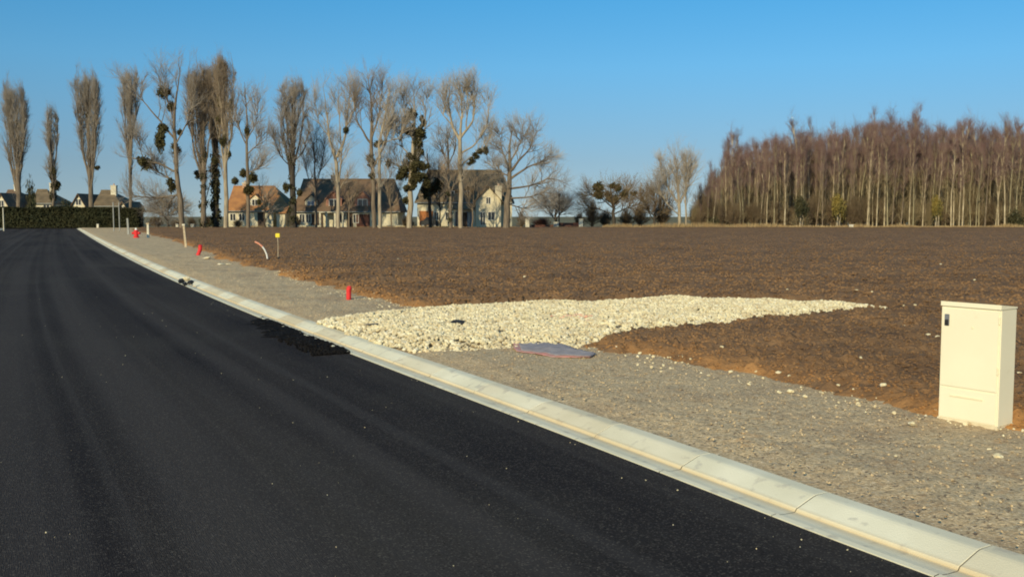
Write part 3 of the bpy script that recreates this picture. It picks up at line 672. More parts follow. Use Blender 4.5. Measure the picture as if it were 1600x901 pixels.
tree('poplar_tree', 'tall dense column-shaped poplar behind the middle of the hedge', 'tree', YB, [[(143, 357, .45), (141, 270, .34), (137, 200, .2), (138, 128, .03)], [(142, 275, .25), (148, 200, .18), (150, 130, .03)], [(141, 290, .2), (129, 230, .12), (126, 135, .03)]],
     columnar_prm(15, 8, 6), env=([325, 300, 240, 180, 130, 116], [17, 23, 29, 28, 25, 14], 138), mist=[(138, 180, 3.5), (152, 262, 4)], group=PG, auto=6)
tree('poplar_tree', 'slim ragged poplar above the right end of the hedge', 'tree', YB, [[(204, 357, .3), (204, 270, .24), (203, 190, .14), (200, 115, .03)]], columnar_prm(17, 8, 6, (2.5, 5)),
     env=([335, 300, 250, 190, 140, 112], [7, 14, 20, 22, 22, 14], 203), mist=[(208, 184, 3.5, 4)], group=PG, auto=4)
# P5
tree('poplar_tree', 'open poplar hung with black mistletoe balls on long left-reaching branches', 'tree', 120,
     [[(285, 357, .42), (279, 290, .34), (272, 210, .25), (272, 165, .16), (282, 105, .03)], [(271, 215, .14), (240, 178, .10), (215, 148, .05), (192, 122, .02)], [(272, 268, .14), (252, 256, .1), (229, 252, .07), (217, 210, .03)],
      [(277, 305, .11), (240, 309, .09), (206, 307, .05)], [(276, 285, .12), (250, 272, .08), (232, 262, .04)], [(273, 230, .12), (295, 190, .08), (305, 140, .03)], [(272, 190, .1), (262, 150, .06), (258, 105, .02)], [(280, 300, .1), (265, 312, .07), (246, 338, .03)]],
     open_prm(11, 8, 7, (1.8, 3.8), tw=.014), ('bark_grey', 'twig_grey'), mist=[(256, 143, 10), (265, 166, 8), (252, 213, 9, 19), (258, 200, 7), (229, 254, 11), (216, 249, 5), (273, 231, 8, 9), (268, 288, 8, 10), (279, 206, 5)], group=PG)
# P6 clump
tree('poplar_tree', 'dense brown poplar, left one of the thickest clump beside the orange roof', 'tree', 122, [[(318, 357, .4), (318, 270, .3), (317, 180, .18), (318, 112, .03)], [(318, 290, .2), (303, 230, .12), (302, 140, .03)]],
     columnar_prm(15, 8, 6, (3, 5.5)), ('bark_grey', 'twig_brown'), env=([345, 320, 280, 230, 170, 130, 105], [12, 18, 24, 27, 25, 22, 14], 313), ivy=[(317, 350, 318, 230, 7, 16)], group=PG, auto=6)
tree('poplar_tree', 'tallest poplar in the thick clump, pale straight trunk and dark mistletoe', 'tree', 120, [[(353, 357, .36), (353, 270, .28), (351, 180, .2), (347, 90, .03)]],
     columnar_prm(15, 8, 6, (2.5, 5.5), t0=.2), ('bark_pale', 'twig_brown'), env=([345, 300, 250, 180, 130, 88], [8, 16, 22, 26, 24, 12], 349), mist=[(344, 158, 6, 8), (343, 186, 7), (359, 166, 6, 12), (349, 220, 5, 10), (356, 240, 5, 8), (336, 250, 5, 7)], group=PG, auto=5)
tree('poplar_tree', 'darker ivy-clad poplar in the middle of the thick clump', 'tree', 126, [[(338, 357, .42), (337, 250, .3), (334, 170, .18), (336, 100, .03)]],
     columnar_prm(15, 8, 6, (3, 5.5)), ('bark_dark', 'twig_brown'), env=([345, 300, 250, 180, 130, 98], [12, 18, 22, 22, 20, 14], 336), ivy=[(337, 355, 336, 240, 8, 22)], mist=[(307, 272, 6)], group=PG, auto=5)
# P7
tree('poplar_tree', 'thin-crowned poplar with mistletoe balls before the orange roof', 'tree', 119, [[(388, 357, .3), (387, 280, .24), (386, 200, .14), (382, 128, .02)], [(386, 220, .1), (402, 190, .06), (410, 150, .02)], [(387, 240, .09), (405, 225, .05), (416, 205, .02)], [(387, 230, .1), (370, 190, .06), (364, 145, .02)], [(388, 270, .09), (405, 264, .05), (415, 258, .02)]],
     open_prm(11, 7, 6, (1.5, 3.2)), ('bark_grey', 'twig_grey'), mist=[(379, 270, 7), (395, 277, 8), (392, 296, 9, 8), (386, 205, 4, 9), (367, 282, 6), (404, 315, 3.5, 6)], group=PG)
# P8
tree('poplar_tree', 'poplar with a grey egg-shaped crown on a black ivy-covered trunk', 'tree', 119, [[(459, 357, .5), (457, 290, .4), (457, 220, .25), (458, 130, .03)], [(457, 225, .15), (448, 190, .1), (445, 140, .02)], [(457, 220, .15), (466, 180, .1), (468, 138, .02)], [(457, 255, .1), (474, 238, .06), (484, 200, .02)], [(457, 265, .1), (440, 245, .06), (428, 215, .02)]],
     open_prm(12, 8, 6, (1.8, 3.6), up=.8, trop=.18), ('bark_dark', 'twig_grey'), env=([345, 300, 240, 200, 160, 125], [24, 34, 32, 28, 28, 20], 457), ivy=[(457, 355, 457, 225, 6, 26)], mist=[(447, 292, 5, 9), (468, 300, 5, 6)], group=PG, auto=5)
# P9
tree('poplar_tree', 'poplar forking into a U shape above the brown roof', 'tree', 119, [[(529, 357, .3), (528, 300, .27), (526, 248, .24), (516, 222, .16), (511, 185, .1), (505, 135, .02)], [(526, 246, .2), (537, 222, .16), (542, 180, .1), (545, 125, .02)], [(527, 300, .12), (534, 250, .1), (530, 190, .06), (529, 130, .02)], [(541, 200, .08), (554, 175, .04), (556, 140, .02)], [(514, 215, .08), (498, 190, .04), (492, 150, .02)]],
     open_prm(13, 7, 6, (1.5, 3.4), up=.6, trop=.14, tw=.014), ('bark_pale', 'twig_pale'), mist=[(541, 203, 5, 6)], group=PG)
tree('poplar_tree', 'slight low-branched young tree between the egg-shaped crown and the U-shaped poplar', 'tree', 124, [[(494, 357, .2), (493, 290, .15), (490, 210, .03)], [(493, 290, .09), (505, 255, .05), (508, 215, .02)], [(494, 300, .09), (478, 270, .05), (472, 235, .02)]],
     open_prm(14, 7, 6, (1.5, 3.4)), ('bark_grey', 'twig_grey'), group=PG)
# P10
tree('poplar_tree', 'twin-stemmed poplar with a crooked left limb and mistletoe at mid height', 'tree', 119, [[(585, 357, .34), (583, 290, .3), (580, 215, .22), (580, 160, .1), (575, 118, .02)], [(580, 225, .16), (566, 205, .12), (558, 188, .09), (556, 150, .02)], [(581, 215, .14), (592, 180, .1), (598, 130, .02)], [(584, 260, .12), (604, 220, .08), (608, 170, .02)]],
     open_prm(14, 8, 6, (1.5, 3.4), up=.55, trop=.14), ('bark_grey', 'twig_brown'), mist=[(579, 250, 9, 9), (590, 225, 6), (581, 274, 5, 6), (607, 254, 6), (598, 222, 4)], group=PG)
tree('poplar_tree', 'poplar with a slender straight pale trunk before the right of the brown roof', 'tree', 116, [[(594, 357, .26), (593, 300, .24), (592, 230, .18), (606, 150, .03)], [(593, 240, .1), (613, 190, .06), (617, 140, .02)], [(593, 225, .1), (622, 215, .05), (633, 190, .02)]],
     open_prm(14, 8, 6, (1.5, 3.2), up=.55, trop=.14), ('bark_pale', 'twig_pale'), group=PG)
# P11
tree('poplar_tree', 'poplar smothered from top to middle in dark mistletoe clumps', 'tree', 118, [[(640, 357, .42), (641, 300, .36), (646, 230, .24), (648, 180, .12), (646, 138, .02)], [(645, 250, .12), (625, 225, .07), (616, 190, .02)], [(646, 230, .12), (664, 200, .07), (668, 140, .02)], [(643, 270, .12), (625, 262, .06), (610, 240, .02)], [(647, 200, .1), (630, 175, .06), (628, 140, .02)]],
     open_prm(14, 7, 6, (1.5, 3.4)), ('bark_pale', 'twig_grey'), mist=[(644, 178, 9, 10), (633, 187, 6), (660, 188, 6, 8), (640, 203, 10), (654, 208, 11, 12), (650, 222, 9), (645, 243, 10), (653, 236, 8), (634, 262, 11, 13), (650, 255, 11), (662, 259, 9, 8), (627, 275, 7), (655, 275, 11), (645, 285, 9), (638, 293, 9, 8), (634, 312, 6, 7), (666, 285, 8)], group=PG)
tree('poplar_tree', 'dark ivy bush-topped stem beside the left of the big house roof', 'tree', 123, [[(672, 357, .26), (671, 300, .22), (668, 240, .05)], [(671, 300, .1), (684, 280, .05), (690, 262, .02)]],
     open_prm(12, 6, 5, (1.2, 2.4)), ('bark_dark', 'twig_brown'), ivy=[(665, 300, 690, 285, 9, 12)], group=PG)
# P12
tree('poplar_tree', 'great vase-shaped poplar with pale trunk before the big house', 'tree', 118, [[(720, 357, .34), (720, 300, .32), (718, 250, .3), (719, 218, .26), (706, 195, .15), (700, 165, .09), (702, 140, .02)], [(719, 218, .2), (722, 180, .13), (719, 132, .02)], [(719, 216, .2), (738, 192, .13), (742, 160, .08), (741, 132, .02)], [(720, 240, .14), (748, 222, .09), (762, 190, .05), (763, 152, .02)],
      [(729, 202, .1), (731, 170, .07), (730, 130, .02)], [(706, 195, .1), (693, 180, .06), (697, 145, .02)], [(719, 260, .12), (736, 245, .08), (757, 232, .05), (768, 205, .02)]],
     open_prm(12, 8, 7, (1.3, 2.9), up=.75, trop=.18, tw=.013), ('bark_pale', 'twig_pale'), mist=[(737, 250, 6, 5), (743, 243, 7, 5), (750, 236, 6, 5), (759, 234, 6, 6), (733, 255, 4)], group=PG)
tree('poplar_tree', 'faint grey tree rising behind the left of the big house', 'tree', 150, [[(701, 356, .3), (701, 280, .25), (700, 230, .16), (697, 195, .03)], [(700, 260, .12), (689, 230, .07), (685, 205, .02)], [(700, 260, .12), (712, 232, .07), (712, 200, .02)]], open_prm(12, 7, 5, (1.5, 3.0)), ('bark_dark', 'twig_grey'), group=PG)
tree('poplar_tree', 'thin mottled stem before the big house beside the vase-shaped poplar', 'tree', 117, [[(704, 357, .26), (704, 310, .22), (700, 285, .12), (695, 262, .03)], [(704, 300, .1), (712, 285, .06), (716, 270, .02)]], open_prm(8, 6, 5, (1., 2.)), ('bark_grey', 'twig_brown'), ivy=[(704, 345, 701, 300, 5, 6)], group=PG)
# P13 spreading tree
tree('spreading_tree', 'wide-spreading bare tree leaning over the right end of the big house', 'tree', 118, [[(791, 357, .5), (792, 320, .42), (796, 285, .34), (797, 262, .25), (796, 225, .12), (800, 197, .03)], [(797, 268, .2), (812, 250, .14), (828, 232, .09), (838, 205, .03)], [(797, 280, .18), (822, 262, .12), (846, 252, .07), (862, 240, .02)],
      [(796, 295, .16), (830, 290, .1), (858, 278, .06), (878, 282, .02)], [(794, 310, .14), (828, 308, .09), (852, 300, .05), (872, 304, .02)], [(796, 262, .16), (786, 240, .1), (780, 210, .03)], [(797, 255, .12), (812, 225, .07), (818, 195, .02)], [(793, 318, .1), (818, 326, .06), (836, 318, .02)], [(796, 275, .12), (778, 268, .07), (770, 255, .02)]],
     open_prm(11, 8, 7, (1.2, 2.8), ang=(30, 65), up=.12, trop=.03, tw=.014), ('bark_grey', 'twig_grey'))
# background lower trees
tree('round_tree', 'low round-headed tree with olive mistletoe clumps right of the lamp post', 'tree', 132, [[(959, 356, .3), (958, 325, .22), (955, 300, .1), (950, 287, .03)], [(958, 325, .12), (935, 305, .07), (915, 300, .03)], [(958, 320, .12), (975, 305, .07), (990, 297, .03)], [(958, 335, .1), (930, 325, .06), (908, 325, .02)], [(958, 335, .1), (985, 322, .06), (1000, 318, .02)]],
     open_prm(16, 8, 6, (1.2, 2.6), ang=(30, 70), up=.1, trop=.02), ('bark_dark', 'shrub'), mist=[(933, 292, 9), (936, 303, 9, 8), (956, 290, 6, 5), (965, 293, 6), (959, 312, 8), (975, 303, 7), (990, 302, 5, 4), (950, 305, 7)])
tree('pale_tree', 'pale grey whippy tree standing just left of the wood', 'tree', 130, [[(1062, 356, .28), (1060, 310, .2), (1058, 265, .1), (1056, 243, .02)], [(1061, 320, .14), (1042, 290, .08), (1033, 255, .02)], [(1061, 320, .14), (1076, 290, .08), (1080, 250, .02)], [(1072, 356, .16), (1070, 300, .1), (1068, 250, .02)], [(1060, 335, .1), (1040, 318, .06), (1024, 290, .02)]],
     open_prm(18, 8, 6, (1.5, 3.), up=.6, trop=.12), ('bark_pale', 'twig_pale'))
for (x_, top, w_, lb, bk) in [(1022, 295, 22, 'small dark-stemmed tree between the round-headed tree and the pale tree', 'shrub'), (868, 308, 22, 'greyish bushy tree around the tall lamp post', 'twig_grey'), (262, 318, 24, 'low hazy bare bush below the mistletoe-hung poplar', 'twig_grey')]:
    tree('small_tree', lb, 'tree', 131, [[(x_, 356, .2), (x_+1, 335, .14), (x_, top+3, .03)], [(x_, 345, .1), (x_-w_*.6, 325, .06), (x_-w_*.9, top+14, .02)], [(x_, 345, .1), (x_+w_*.6, 325, .06), (x_+w_*.9, top+16, .02)]],
         open_prm(20, 8, 6, (1.0, 2.4), ang=(30, 70), up=.15, trop=.03), ('bark_dark', bk))

for i, (x_, top, Yt) in enumerate([(546, 268, 125), (688, 272, 127), (738, 285, 126), (414, 305, 126), (612, 262, 125)]):
    k_ = rnd.uniform(-5, 5)
    tree('sapling', 'thin bare sapling screening the front of the houses', 'tree', Yt, [[(x_, 357, .13), (x_+k_*.4, 320, .09), (x_+k_, top, .02)], [(x_, 325, .06), (x_-9, 300, .04), (x_-12, top+18, .015)], [(x_, 330, .06), (x_+9, 305, .04), (x_+13, top+22, .015)]],
         open_prm(6, 6, 5, (1.2, 2.4), up=.35, trop=.08), (('bark_grey', 'bark_dark')[i % 2], ('twig_brown', 'twig_grey')[i % 2]), group='saplings before the houses')
# ---- leaf/twig shrubs, copied
def leafy_bush_mesh(n, size, flat=1.0):
    v, f = [], []; b = 0
    for k in range(9):
        c = unit(rg.normal(size=3))*.45; c[2] = abs(c[2])*.9; vv, ff = leafblob(n//9, size, .2); v.append(vv*rg.uniform(.45, .62)+c); f.append(ff+b); b += len(vv)
    return np_mesh(np.concatenate(v), np.concatenate(f))
def twig_bush(seed_n=60):
    P0 = np.zeros((1, 3, 3)); P0[0, :, 2] = [0, .05, .1]; R0 = np.full((1, 3), .05)
    a, ar = children(P0, R0, seed_n, 0, 1, (5, 75), (.6, 1.1), 5, .018, .25, .05, .12)
    b_, br = children(a, ar, 9, .2, 1, (15, 60), (.2, .5), 3, .010, .15, .05, .12)
    c_, cr = children(b_, br, 4, .2, 1, (15, 60), (.1, .26), 3, .006, .1, .05, .12)
    return join([tubes(a, ar, 3), tubes(b_, br, 3), tubes(c_, cr, 3)])
tb = [twig_bush() for _ in range(3)]; lb_ = [leafy_bush_mesh(1500, .09) for _ in range(3)]
def bush(px, pyb, top, wpx, Y, meshes, m, name, label, cat, group=None):
    p = at(px, pyb, Y); z0 = .05; me = meshes[rnd.randrange(len(meshes))].copy(); me.materials.clear(); me.materials.append(M[m]); me.name = name
    o = bpy.data.objects.new(name, me); COL.objects.link(o); hgt = at(px, top, Y).z-z0; o.location = (p.x, Y, z0); o.scale = (wpx/2*Y/F, wpx/2*Y/F, hgt*.97); o.rotation_euler = (0, 0, rnd.uniform(0, 6)); tag(o, label, cat, group); return o
bush(48, 356, 258, 26, 134, lb_, 'conifer', 'evergreen_bush', 'tall dark evergreen at the foot of the leftmost poplar', 'bush')
bush(105, 356, 298, 26, 140, lb_, 'conifer', 'evergreen_bush', 'rounded dark evergreen behind the hedge right of the narrowest poplar', 'bush')
bush(236, 356, 337, 12, 160, lb_, 'conifer', 'evergreen_bush', 'small dark cone-shaped evergreen right of the hedge end', 'bush')
bush(430, 356, 322, 9, 133, lb_, 'ivy', 'evergreen_bush', 'narrow dark evergreen before the orange-roofed house', 'bush')
bush(845, 356, 342, 44, 134, tb, 'fence_red', 'brown_bush', 'dense dark red-brown rounded bush left of the lamp post', 'bush')
for (x_, w_, tp_) in [(925, 40, 318), (1000, 40, 322), (1035, 46, 318), (945, 36, 330), (978, 40, 330), (905, 26, 335)]:
    bush(x_, 356, tp_, w_, rnd.uniform(133, 142), tb, 'shrub', 'bare_shrub', 'bare brown shrub in the hedgerow between the lamp post and the wood', 'shrub', 'bare shrubs left of the wood')
for (x_, w_, tp_) in [(245, 30, 340), (275, 30, 345), (300, 26, 342), (325, 26, 338), (372, 22, 344), (635, 22, 338), (815, 26, 335), (640, 30, 345), (465, 14, 340)]:
    bush(x_, 356, tp_, w_, rnd.uniform(128, 131), tb, 'shrub', 'bare_shrub', 'low dark bare shrub at the far field edge among the poplars', 'shrub', 'low shrubs below the poplars')

# hedge ------------------------------------------------------------------------
hx0, hx1 = at(-25, 350, 131).x, at(219, 350, 131).x; hz1 = at(100, 325, 131).z
b = MB(); b.box(hx0, hx1-.3, 130.6, 133, .0, hz1-.25); hedge = empty('hedge', ((hx0+hx1)/2, 131.5, .05), label='long clipped dark green hedge across the end of the road', cat='hedge')
b.build('hedge_core', M['hedge'], hedge).location = (-(hx0+hx1)/2, -131.5, -.05)
n = 26000; c = np.column_stack([rg.uniform(hx0, hx1, n), 130.3+rg.random(n)**2*2.6, rg.uniform(.05, 1, n)*(hz1+.05)]); top_ = rg.random(n) < .3
c[:, 2] = np.where(top_, hz1-.25+rg.random(n)*.3+fbm(c[:, 0]*.5, c[:, 0]*0, 3, 3)*.5, c[:, 2]); Rm = rot_mats(n); q = np.array([[-1, -.5, 0], [1, -.5, 0], [1, .5, 0], [-1, .5, 0]])*.10
v = np.einsum('nij,kj->nki', Rm, q)*rg.uniform(.5, 1.4, (n, 1, 1))+(c-np.array([(hx0+hx1)/2, 131.5, .05]))[:, None]
link('hedge_leaves', np_mesh(v.reshape(-1, 3), np.arange(n*4).reshape(n, 4)), M['hedge'], hedge)

# ---------------------------------------------------------------- wood on the right: individual birches
def birch_parts(h, n1, spread, dense, low=False):
    P0 = resample(np.array([(0, 0, -.2, .13), (rnd.uniform(-.25, .25), 0, h*.35, .088), (rnd.uniform(-.6, .6), rnd.uniform(-.3, .3), h*.7, .07), (rnd.uniform(-.5, .5), 0, h*.97, .012)]), 14)
    LP, LR = P0[None, :, :3], P0[None, :, 3]
    a, ar = children(LP, LR, n1, .42, 1, (22, 50), (1.2, 2.8), 5, .034, .6, .12, .07, tpow=.7, shape=lambda t: 1.15-.6*t)
    b_, br = children(a, ar, 6, .2, 1, (20, 50), (.5, 1.3), 4, .016, .2, .05, .12)
    c_, cr = children(b_, br, dense, .2, 1, (20, 55), (.3, .8), 3, .0095, .1, .0, .14)
    # lower fine sprays that fill the understorey
    e, er = children(LP, LR, 38, .04, .6, (20, 70), (.8, 2.0), 4, .018, .35, .08, .1)
    e2, er2 = children(e, er, 6, .2, 1, (20, 60), (.4, 1.0), 3, .013, .15, .05, .1)
    return join([tubes(LP, LR, 6), tubes(a, ar, 4)]), join([tubes(b_, br, 3), tubes(c_, cr, 3)]), join([tubes(e, er, 3), tubes(e2, er2, 3)])
variants = []
for k in range(7):
    t_m, c_m, l_m = birch_parts(15, rnd.choice([20, 27, 34]), 1, 6)
    for me_, nm, mm in ((t_m, 'trunk', ('birch_trunk', 'birch_olive', 'birch_trunk', 'birch_brown', 'birch_olive', 'birch_trunk', 'birch_brown')[k]), (c_m, 'crown', 'birch_twig'), (l_m, 'low_twigs', 'birch_low')): me_.name = nm; me_.materials.append(M[mm])
    variants.append((t_m, c_m, l_m))
OUT = [(1080, 300), (1090, 275), (1100, 258), (1112, 243), (1125, 232), (1140, 222), (1160, 222), (1180, 212), (1200, 212), (1220, 206), (1240, 198), (1300, 198), (1340, 196), (1370, 188), (1400, 190), (1440, 190), (1480, 195), (1520, 188), (1560, 192), (1600, 190), (1750, 185)]
ox = np.array([a for a, _ in OUT]); oy = np.array([b for _, b in OUT])
cnt = 0
def place_tree(px, Y, top, label, group, var, sx=1.0):
    base = at(px, 340, Y); hgt = at(px, top, Y).z-.05
    r = empty('birch_tree', (base.x, Y, .05), rnd.uniform(0, 6.28), label=label, cat='tree', group=group)
    s = hgt/15.0; r.scale = (s*sx, s*sx, s); r.rotation_euler = (rnd.gauss(0, .02), rnd.gauss(0, .035), rnd.uniform(0, 6.28))
    for m_, nm in zip(variants[var], ('trunk', 'crown', 'low_twigs')):
        o = bpy.data.objects.new(nm, m_); COL.objects.link(o); o.parent = r
    return r
for row, (Y0, step, lo) in enumerate([(130, 9.2, 4), (133.5, 8.6, 2), (138, 8.0, 0), (144, 8.5, -2), (152, 9.5, -3)]):
    px = 1090+rnd.uniform(0, 6)+(0 if row < 3 else 14)
    while px < 1640 and cnt < 290:
        x_ = px+rnd.uniform(-3, 3); top = np.interp(x_, ox, oy)+5+rnd.choice([rnd.gauss(2, 6), rnd.gauss(12, 12), rnd.gauss(24, 14)])+(10 if row < 2 else 0)
        if x_ < 1130: top += rnd.uniform(4, 26)
        place_tree(x_, Y0+rnd.uniform(-1.5, 1.5), top, 'tall slender bare birch with reddish twig tops in the wood on the right', 'birches of the wood', rnd.randrange(7), rnd.uniform(.85, 1.15)); cnt += 1
        px += step*rnd.uniform(.6, 1.4)
for (a, b_) in [(1140, 203), (1150, 205), (1240, 183), (1361, 176), (1386, 178), (1424, 180), (1518, 182)]:
    place_tree(a, 141, b_, 'tall slender bare birch with reddish twig tops in the wood on the right', 'birches of the wood', rnd.randrange(7), .9)
# undergrowth
k = 0
px = 1085
while px < 1625:
    bush(px, 356, 352-rnd.uniform(16, 44), rnd.uniform(26, 50), rnd.uniform(129, 134), tb, rnd.choice(['shrub', 'shrub', 'birch_low']), 'bare_shrub', 'bare brown undergrowth shrub at the foot of the birch wood', 'shrub', 'undergrowth shrubs along the wood'); px += rnd.uniform(9, 17)
for Yr in (150, 160):
    px = 1100
    while px < 1640:
        bush(px, 356, np.interp(px, ox, oy)+rnd.uniform(35, 60), rnd.uniform(40, 60), Yr+rnd.uniform(-3, 3), tb, 'shrub', 'tall_thicket', 'tall dark thicket showing between the birch trunks deep in the wood', 'thicket', 'thickets inside the wood'); px += rnd.uniform(13, 20)
def ivy_tree(px, top, w, m, lb, py_b=335):
    base = at(px, 350, 128.5); r = empty('ivy_tree', (base.x, 128.5, .05), label=lb, cat='tree'); h = at(px, top, 128.5).z-.05
    MB().tube([(0, 0, -.1), (.05, 0, h*.35), (0, 0, h*.7)], [.13, .10, .05], 7).build('trunk', M['bark_pale'], r)
    MB().tube([(.25, 0, -.1), (.4, 0, h*.25), (.2, 0, h*.5)], [.09, .07, .04], 7).build('side_stem', M['bark_pale'], r)
    me = lb_[0].copy(); me.materials.clear(); me.materials.append(M[m]); o = link('crown', me, M[m], r); me.materials.pop(index=0); s = w/2*128.5/F
    o.scale = (s, s*.8, h*.62); o.location = (0, 0, h*.38)
ivy_tree(1308, 294, 36, 'golden', 'small tree with golden-olive leafy head and two white stems before the wood')
ivy_tree(1462, 296, 28, 'golden', 'small golden-headed leafy tree before the right part of the wood')
ivy_tree(1250, 298, 36, 'ivy', 'dark leafy small tree before the left part of the wood')
bush(1583, 356, 318, 40, 129, lb_, 'ivy', 'evergreen_bush', 'dark evergreen bush at the right end of the wood', 'bush')
bush(1115, 356, 330, 22, 129, lb_, 'ivy', 'evergreen_bush', 'dark evergreen bush low at the left end of the wood', 'bush')

# dry grass fringe
n = 26000
gx = rg.uniform(-62, 85, n); gy = 126.0+rg.random(n)*2.4; hh = rg.uniform(.12, .38, n)*np.where(gx > 12, 1.35, .55)*(.7+1.2*vnoise(gx*.35, gx*0, 3))
m_ = (gx > -46); gx, gy, hh = gx[m_], gy[m_], hh[m_]; n = len(gx)
a = rg.uniform(0, 6.28, n); wd = rg.uniform(.02, .05, n); lx = rg.normal(size=n)*.12; ly = rg.normal(size=n)*.12
v = np.stack([np.column_stack([gx-np.cos(a)*wd, gy-np.sin(a)*wd, np.full(n, .05)]), np.column_stack([gx+np.cos(a)*wd, gy+np.sin(a)*wd, np.full(n, .05)]), np.column_stack([gx+lx, gy+ly, .05+hh])], 1)
o = link('dry_grass', np_mesh(v.reshape(-1, 3), np.arange(n*3).reshape(n, 3), 3), M['drygrass']); tag(o, 'fringe of dry straw-coloured grass along the far field edge', 'grass', kind='stuff')

# ---------------------------------------------------------------- houses
def window(parent, x0, x1, z0, z1, y, pane='glass', frame='frame', name='window', mull=True):
    b = MB(); t = .09
    b.box(x0, x1, y-.06, y+.02, z0, z0+t); b.box(x0, x1, y-.06, y+.02, z1-t, z1); b.box(x0, x0+t, y-.055, y+.02, z0+t, z1-t); b.box(x1-t, x1, y-.055, y+.02, z0+t, z1-t)
    if mull: b.box((x0+x1)/2-.04, (x0+x1)/2+.04, y-.05, y+.02, z0+t, z1-t)
    f = b.build(name, M[frame], parent); MB().box(x0+t, x1-t, y-.02, y+.01, z0+t, z1-t).build('pane', M[pane], f); return f
def dormer(parent, x, z0, w_, h_, y0, y1, wall, roof, pane='glass'):
    b = MB(); b.poly([(x-w_/2, y0, z0), (x+w_/2, y0, z0), (x+w_/2, y0, z0+h_), (x, y0, z0+h_+w_*.45), (x-w_/2, y0, z0+h_), (x-w_/2, y1, z0), (x+w_/2, y1, z0), (x+w_/2, y1, z0+h_), (x, y1, z0+h_+w_*.45), (x-w_/2, y1, z0+h_)],
                     [(0, 1, 2, 3, 4), (5, 6, 7, 8, 9), (0, 1, 6, 5), (1, 2, 7, 6), (4, 0, 5, 9), (2, 3, 8, 7), (3, 4, 9, 8)]); d_ = b.build('dormer', M[wall], parent)
    b = MB(); e = .15
    for s in (-1, 1):
        b.hull([(x, y0-.2, z0+h_+w_*.45+.03), (x, y1, z0+h_+w_*.45+.03), (x+s*(w_/2+e), y0-.2, z0+h_-e*.9+.03), (x+s*(w_/2+e), y1, z0+h_-e*.9+.03),
                (x, y0-.2, z0+h_+w_*.45+.13), (x, y1, z0+h_+w_*.45+.13), (x+s*(w_/2+e), y0-.2, z0+h_-e*.9+.13), (x+s*(w_/2+e), y1, z0+h_-e*.9+.13)])
    b.build('dormer_roof', M[roof], d_); window(d_, x-w_*.32, x+w_*.32, z0+.35, z0+h_, y0, pane); return d_
def chimney(parent, x, y, z0, z1, w_, m, cap='whitewall'):
    c = MB().box(x-w_/2, x+w_/2, y-w_*.4, y+w_*.4, z0, z1).build('chimney', M[m], parent); MB().box(x-w_/2-.06, x+w_/2+.06, y-w_*.4-.06, y+w_*.4+.06, z1, z1+.14).build('chimney_cap', M[cap], c)
    MB().tube([(x, y, z1+.14), (x, y, z1+.45)], [.13, .11], 8).build('chimney_pot', M['brick'], c); return c
def hip_house(label, pxa, pxb, Y, depth, eave, ridge, ra, rb, wall, roof, name='house'):
    xa, xb = at(pxa, 340, Y).x, at(pxb, 340, Y).x; xm = (xa+xb)/2; r = empty(name, (xm, Y, .05), label=label, cat='house'); xa -= xm; xb -= xm
    ra = at(ra, 300, Y+depth/2).x-xm; rb = at(rb, 300, Y+depth/2).x-xm
    # walls with gable tips under the roof
    MB().hull([(x, y, z) for x in (xa, xb) for y in (0, depth) for z in (-.1, eave)]).build('wall', M[wall], r)
    e = .35; b = MB(); b.hull([(xa-e, -e, eave-.12), (xb+e, -e, eave-.12), (xb+e, depth+e, eave-.12), (xa-e, depth+e, eave-.12), (xa-e, -e, eave), (xb+e, -e, eave), (xb+e, depth+e, eave), (xa-e, depth+e, eave), (ra, depth/2, ridge), (rb, depth/2, ridge)])
    rf = b.build('roof', M[roof], r); MB().tube([(ra, depth/2, ridge+.02), (rb, depth/2, ridge+.02)], .10, 6).build('ridge_tiles', M[roof], rf)
    MB().tube([(xa-e, -e-.06, eave-.08), (xb+e, -e-.06, eave-.08)], .07, 6).build('gutter', M['post_grey'], rf)
    return r, xa, xb
def hx(px, Y, r): return at(px, 340, Y).x-r.location.x
def hz_(py, Y): return at(800, py, Y).z-.05
# orange roofed
Y = 137; r, xa, xb = hip_house('house with the bright orange tiled roof and cream walls', 357, 452, Y, 8, 2.35, 5.9, 365, 430, 'cream', 'roof_orange')
dormer(r, hx(397, Y, r), 2.7, 1.4, 1.3, .6, 3.0, 'cream', 'roof_orange', 'glass'); chimney(r, hx(372, Y, r), 4, 5, 6.3, .7, 'brick')
for p in (364, 378, 424, 440): window(r, hx(p, Y, r)-.45, hx(p, Y, r)+.45, .9, 2.0, 0, 'glass')
MB().box(hx(408, Y, r)-.5, hx(408, Y, r)+.5, -.05, .02, 0, 2.1).build('door', M['darkwood'], r)
w_ = MB(); wx0, wx1 = hx(426, Y, r), hx(450, Y, r); w_.hull([(x, y, z) for x in (wx0, wx1) for y in (-1.8, -.4) for z in (-.1, 1.95)]); an = w_.build('annex', M['cream'], r)
MB().hull([(wx0-.2, -2.1, 1.95), (wx1+.2, -2.1, 1.95), (wx0-.2, -2.1, 2.08), (wx1+.2, -2.1, 2.08), (wx0-.2, .4, 3.0), (wx1+.2, .4, 3.0), (wx0-.2, .4, 3.1), (wx1+.2, .4, 3.1)]).build('annex_roof', M['roof_orange'], an)
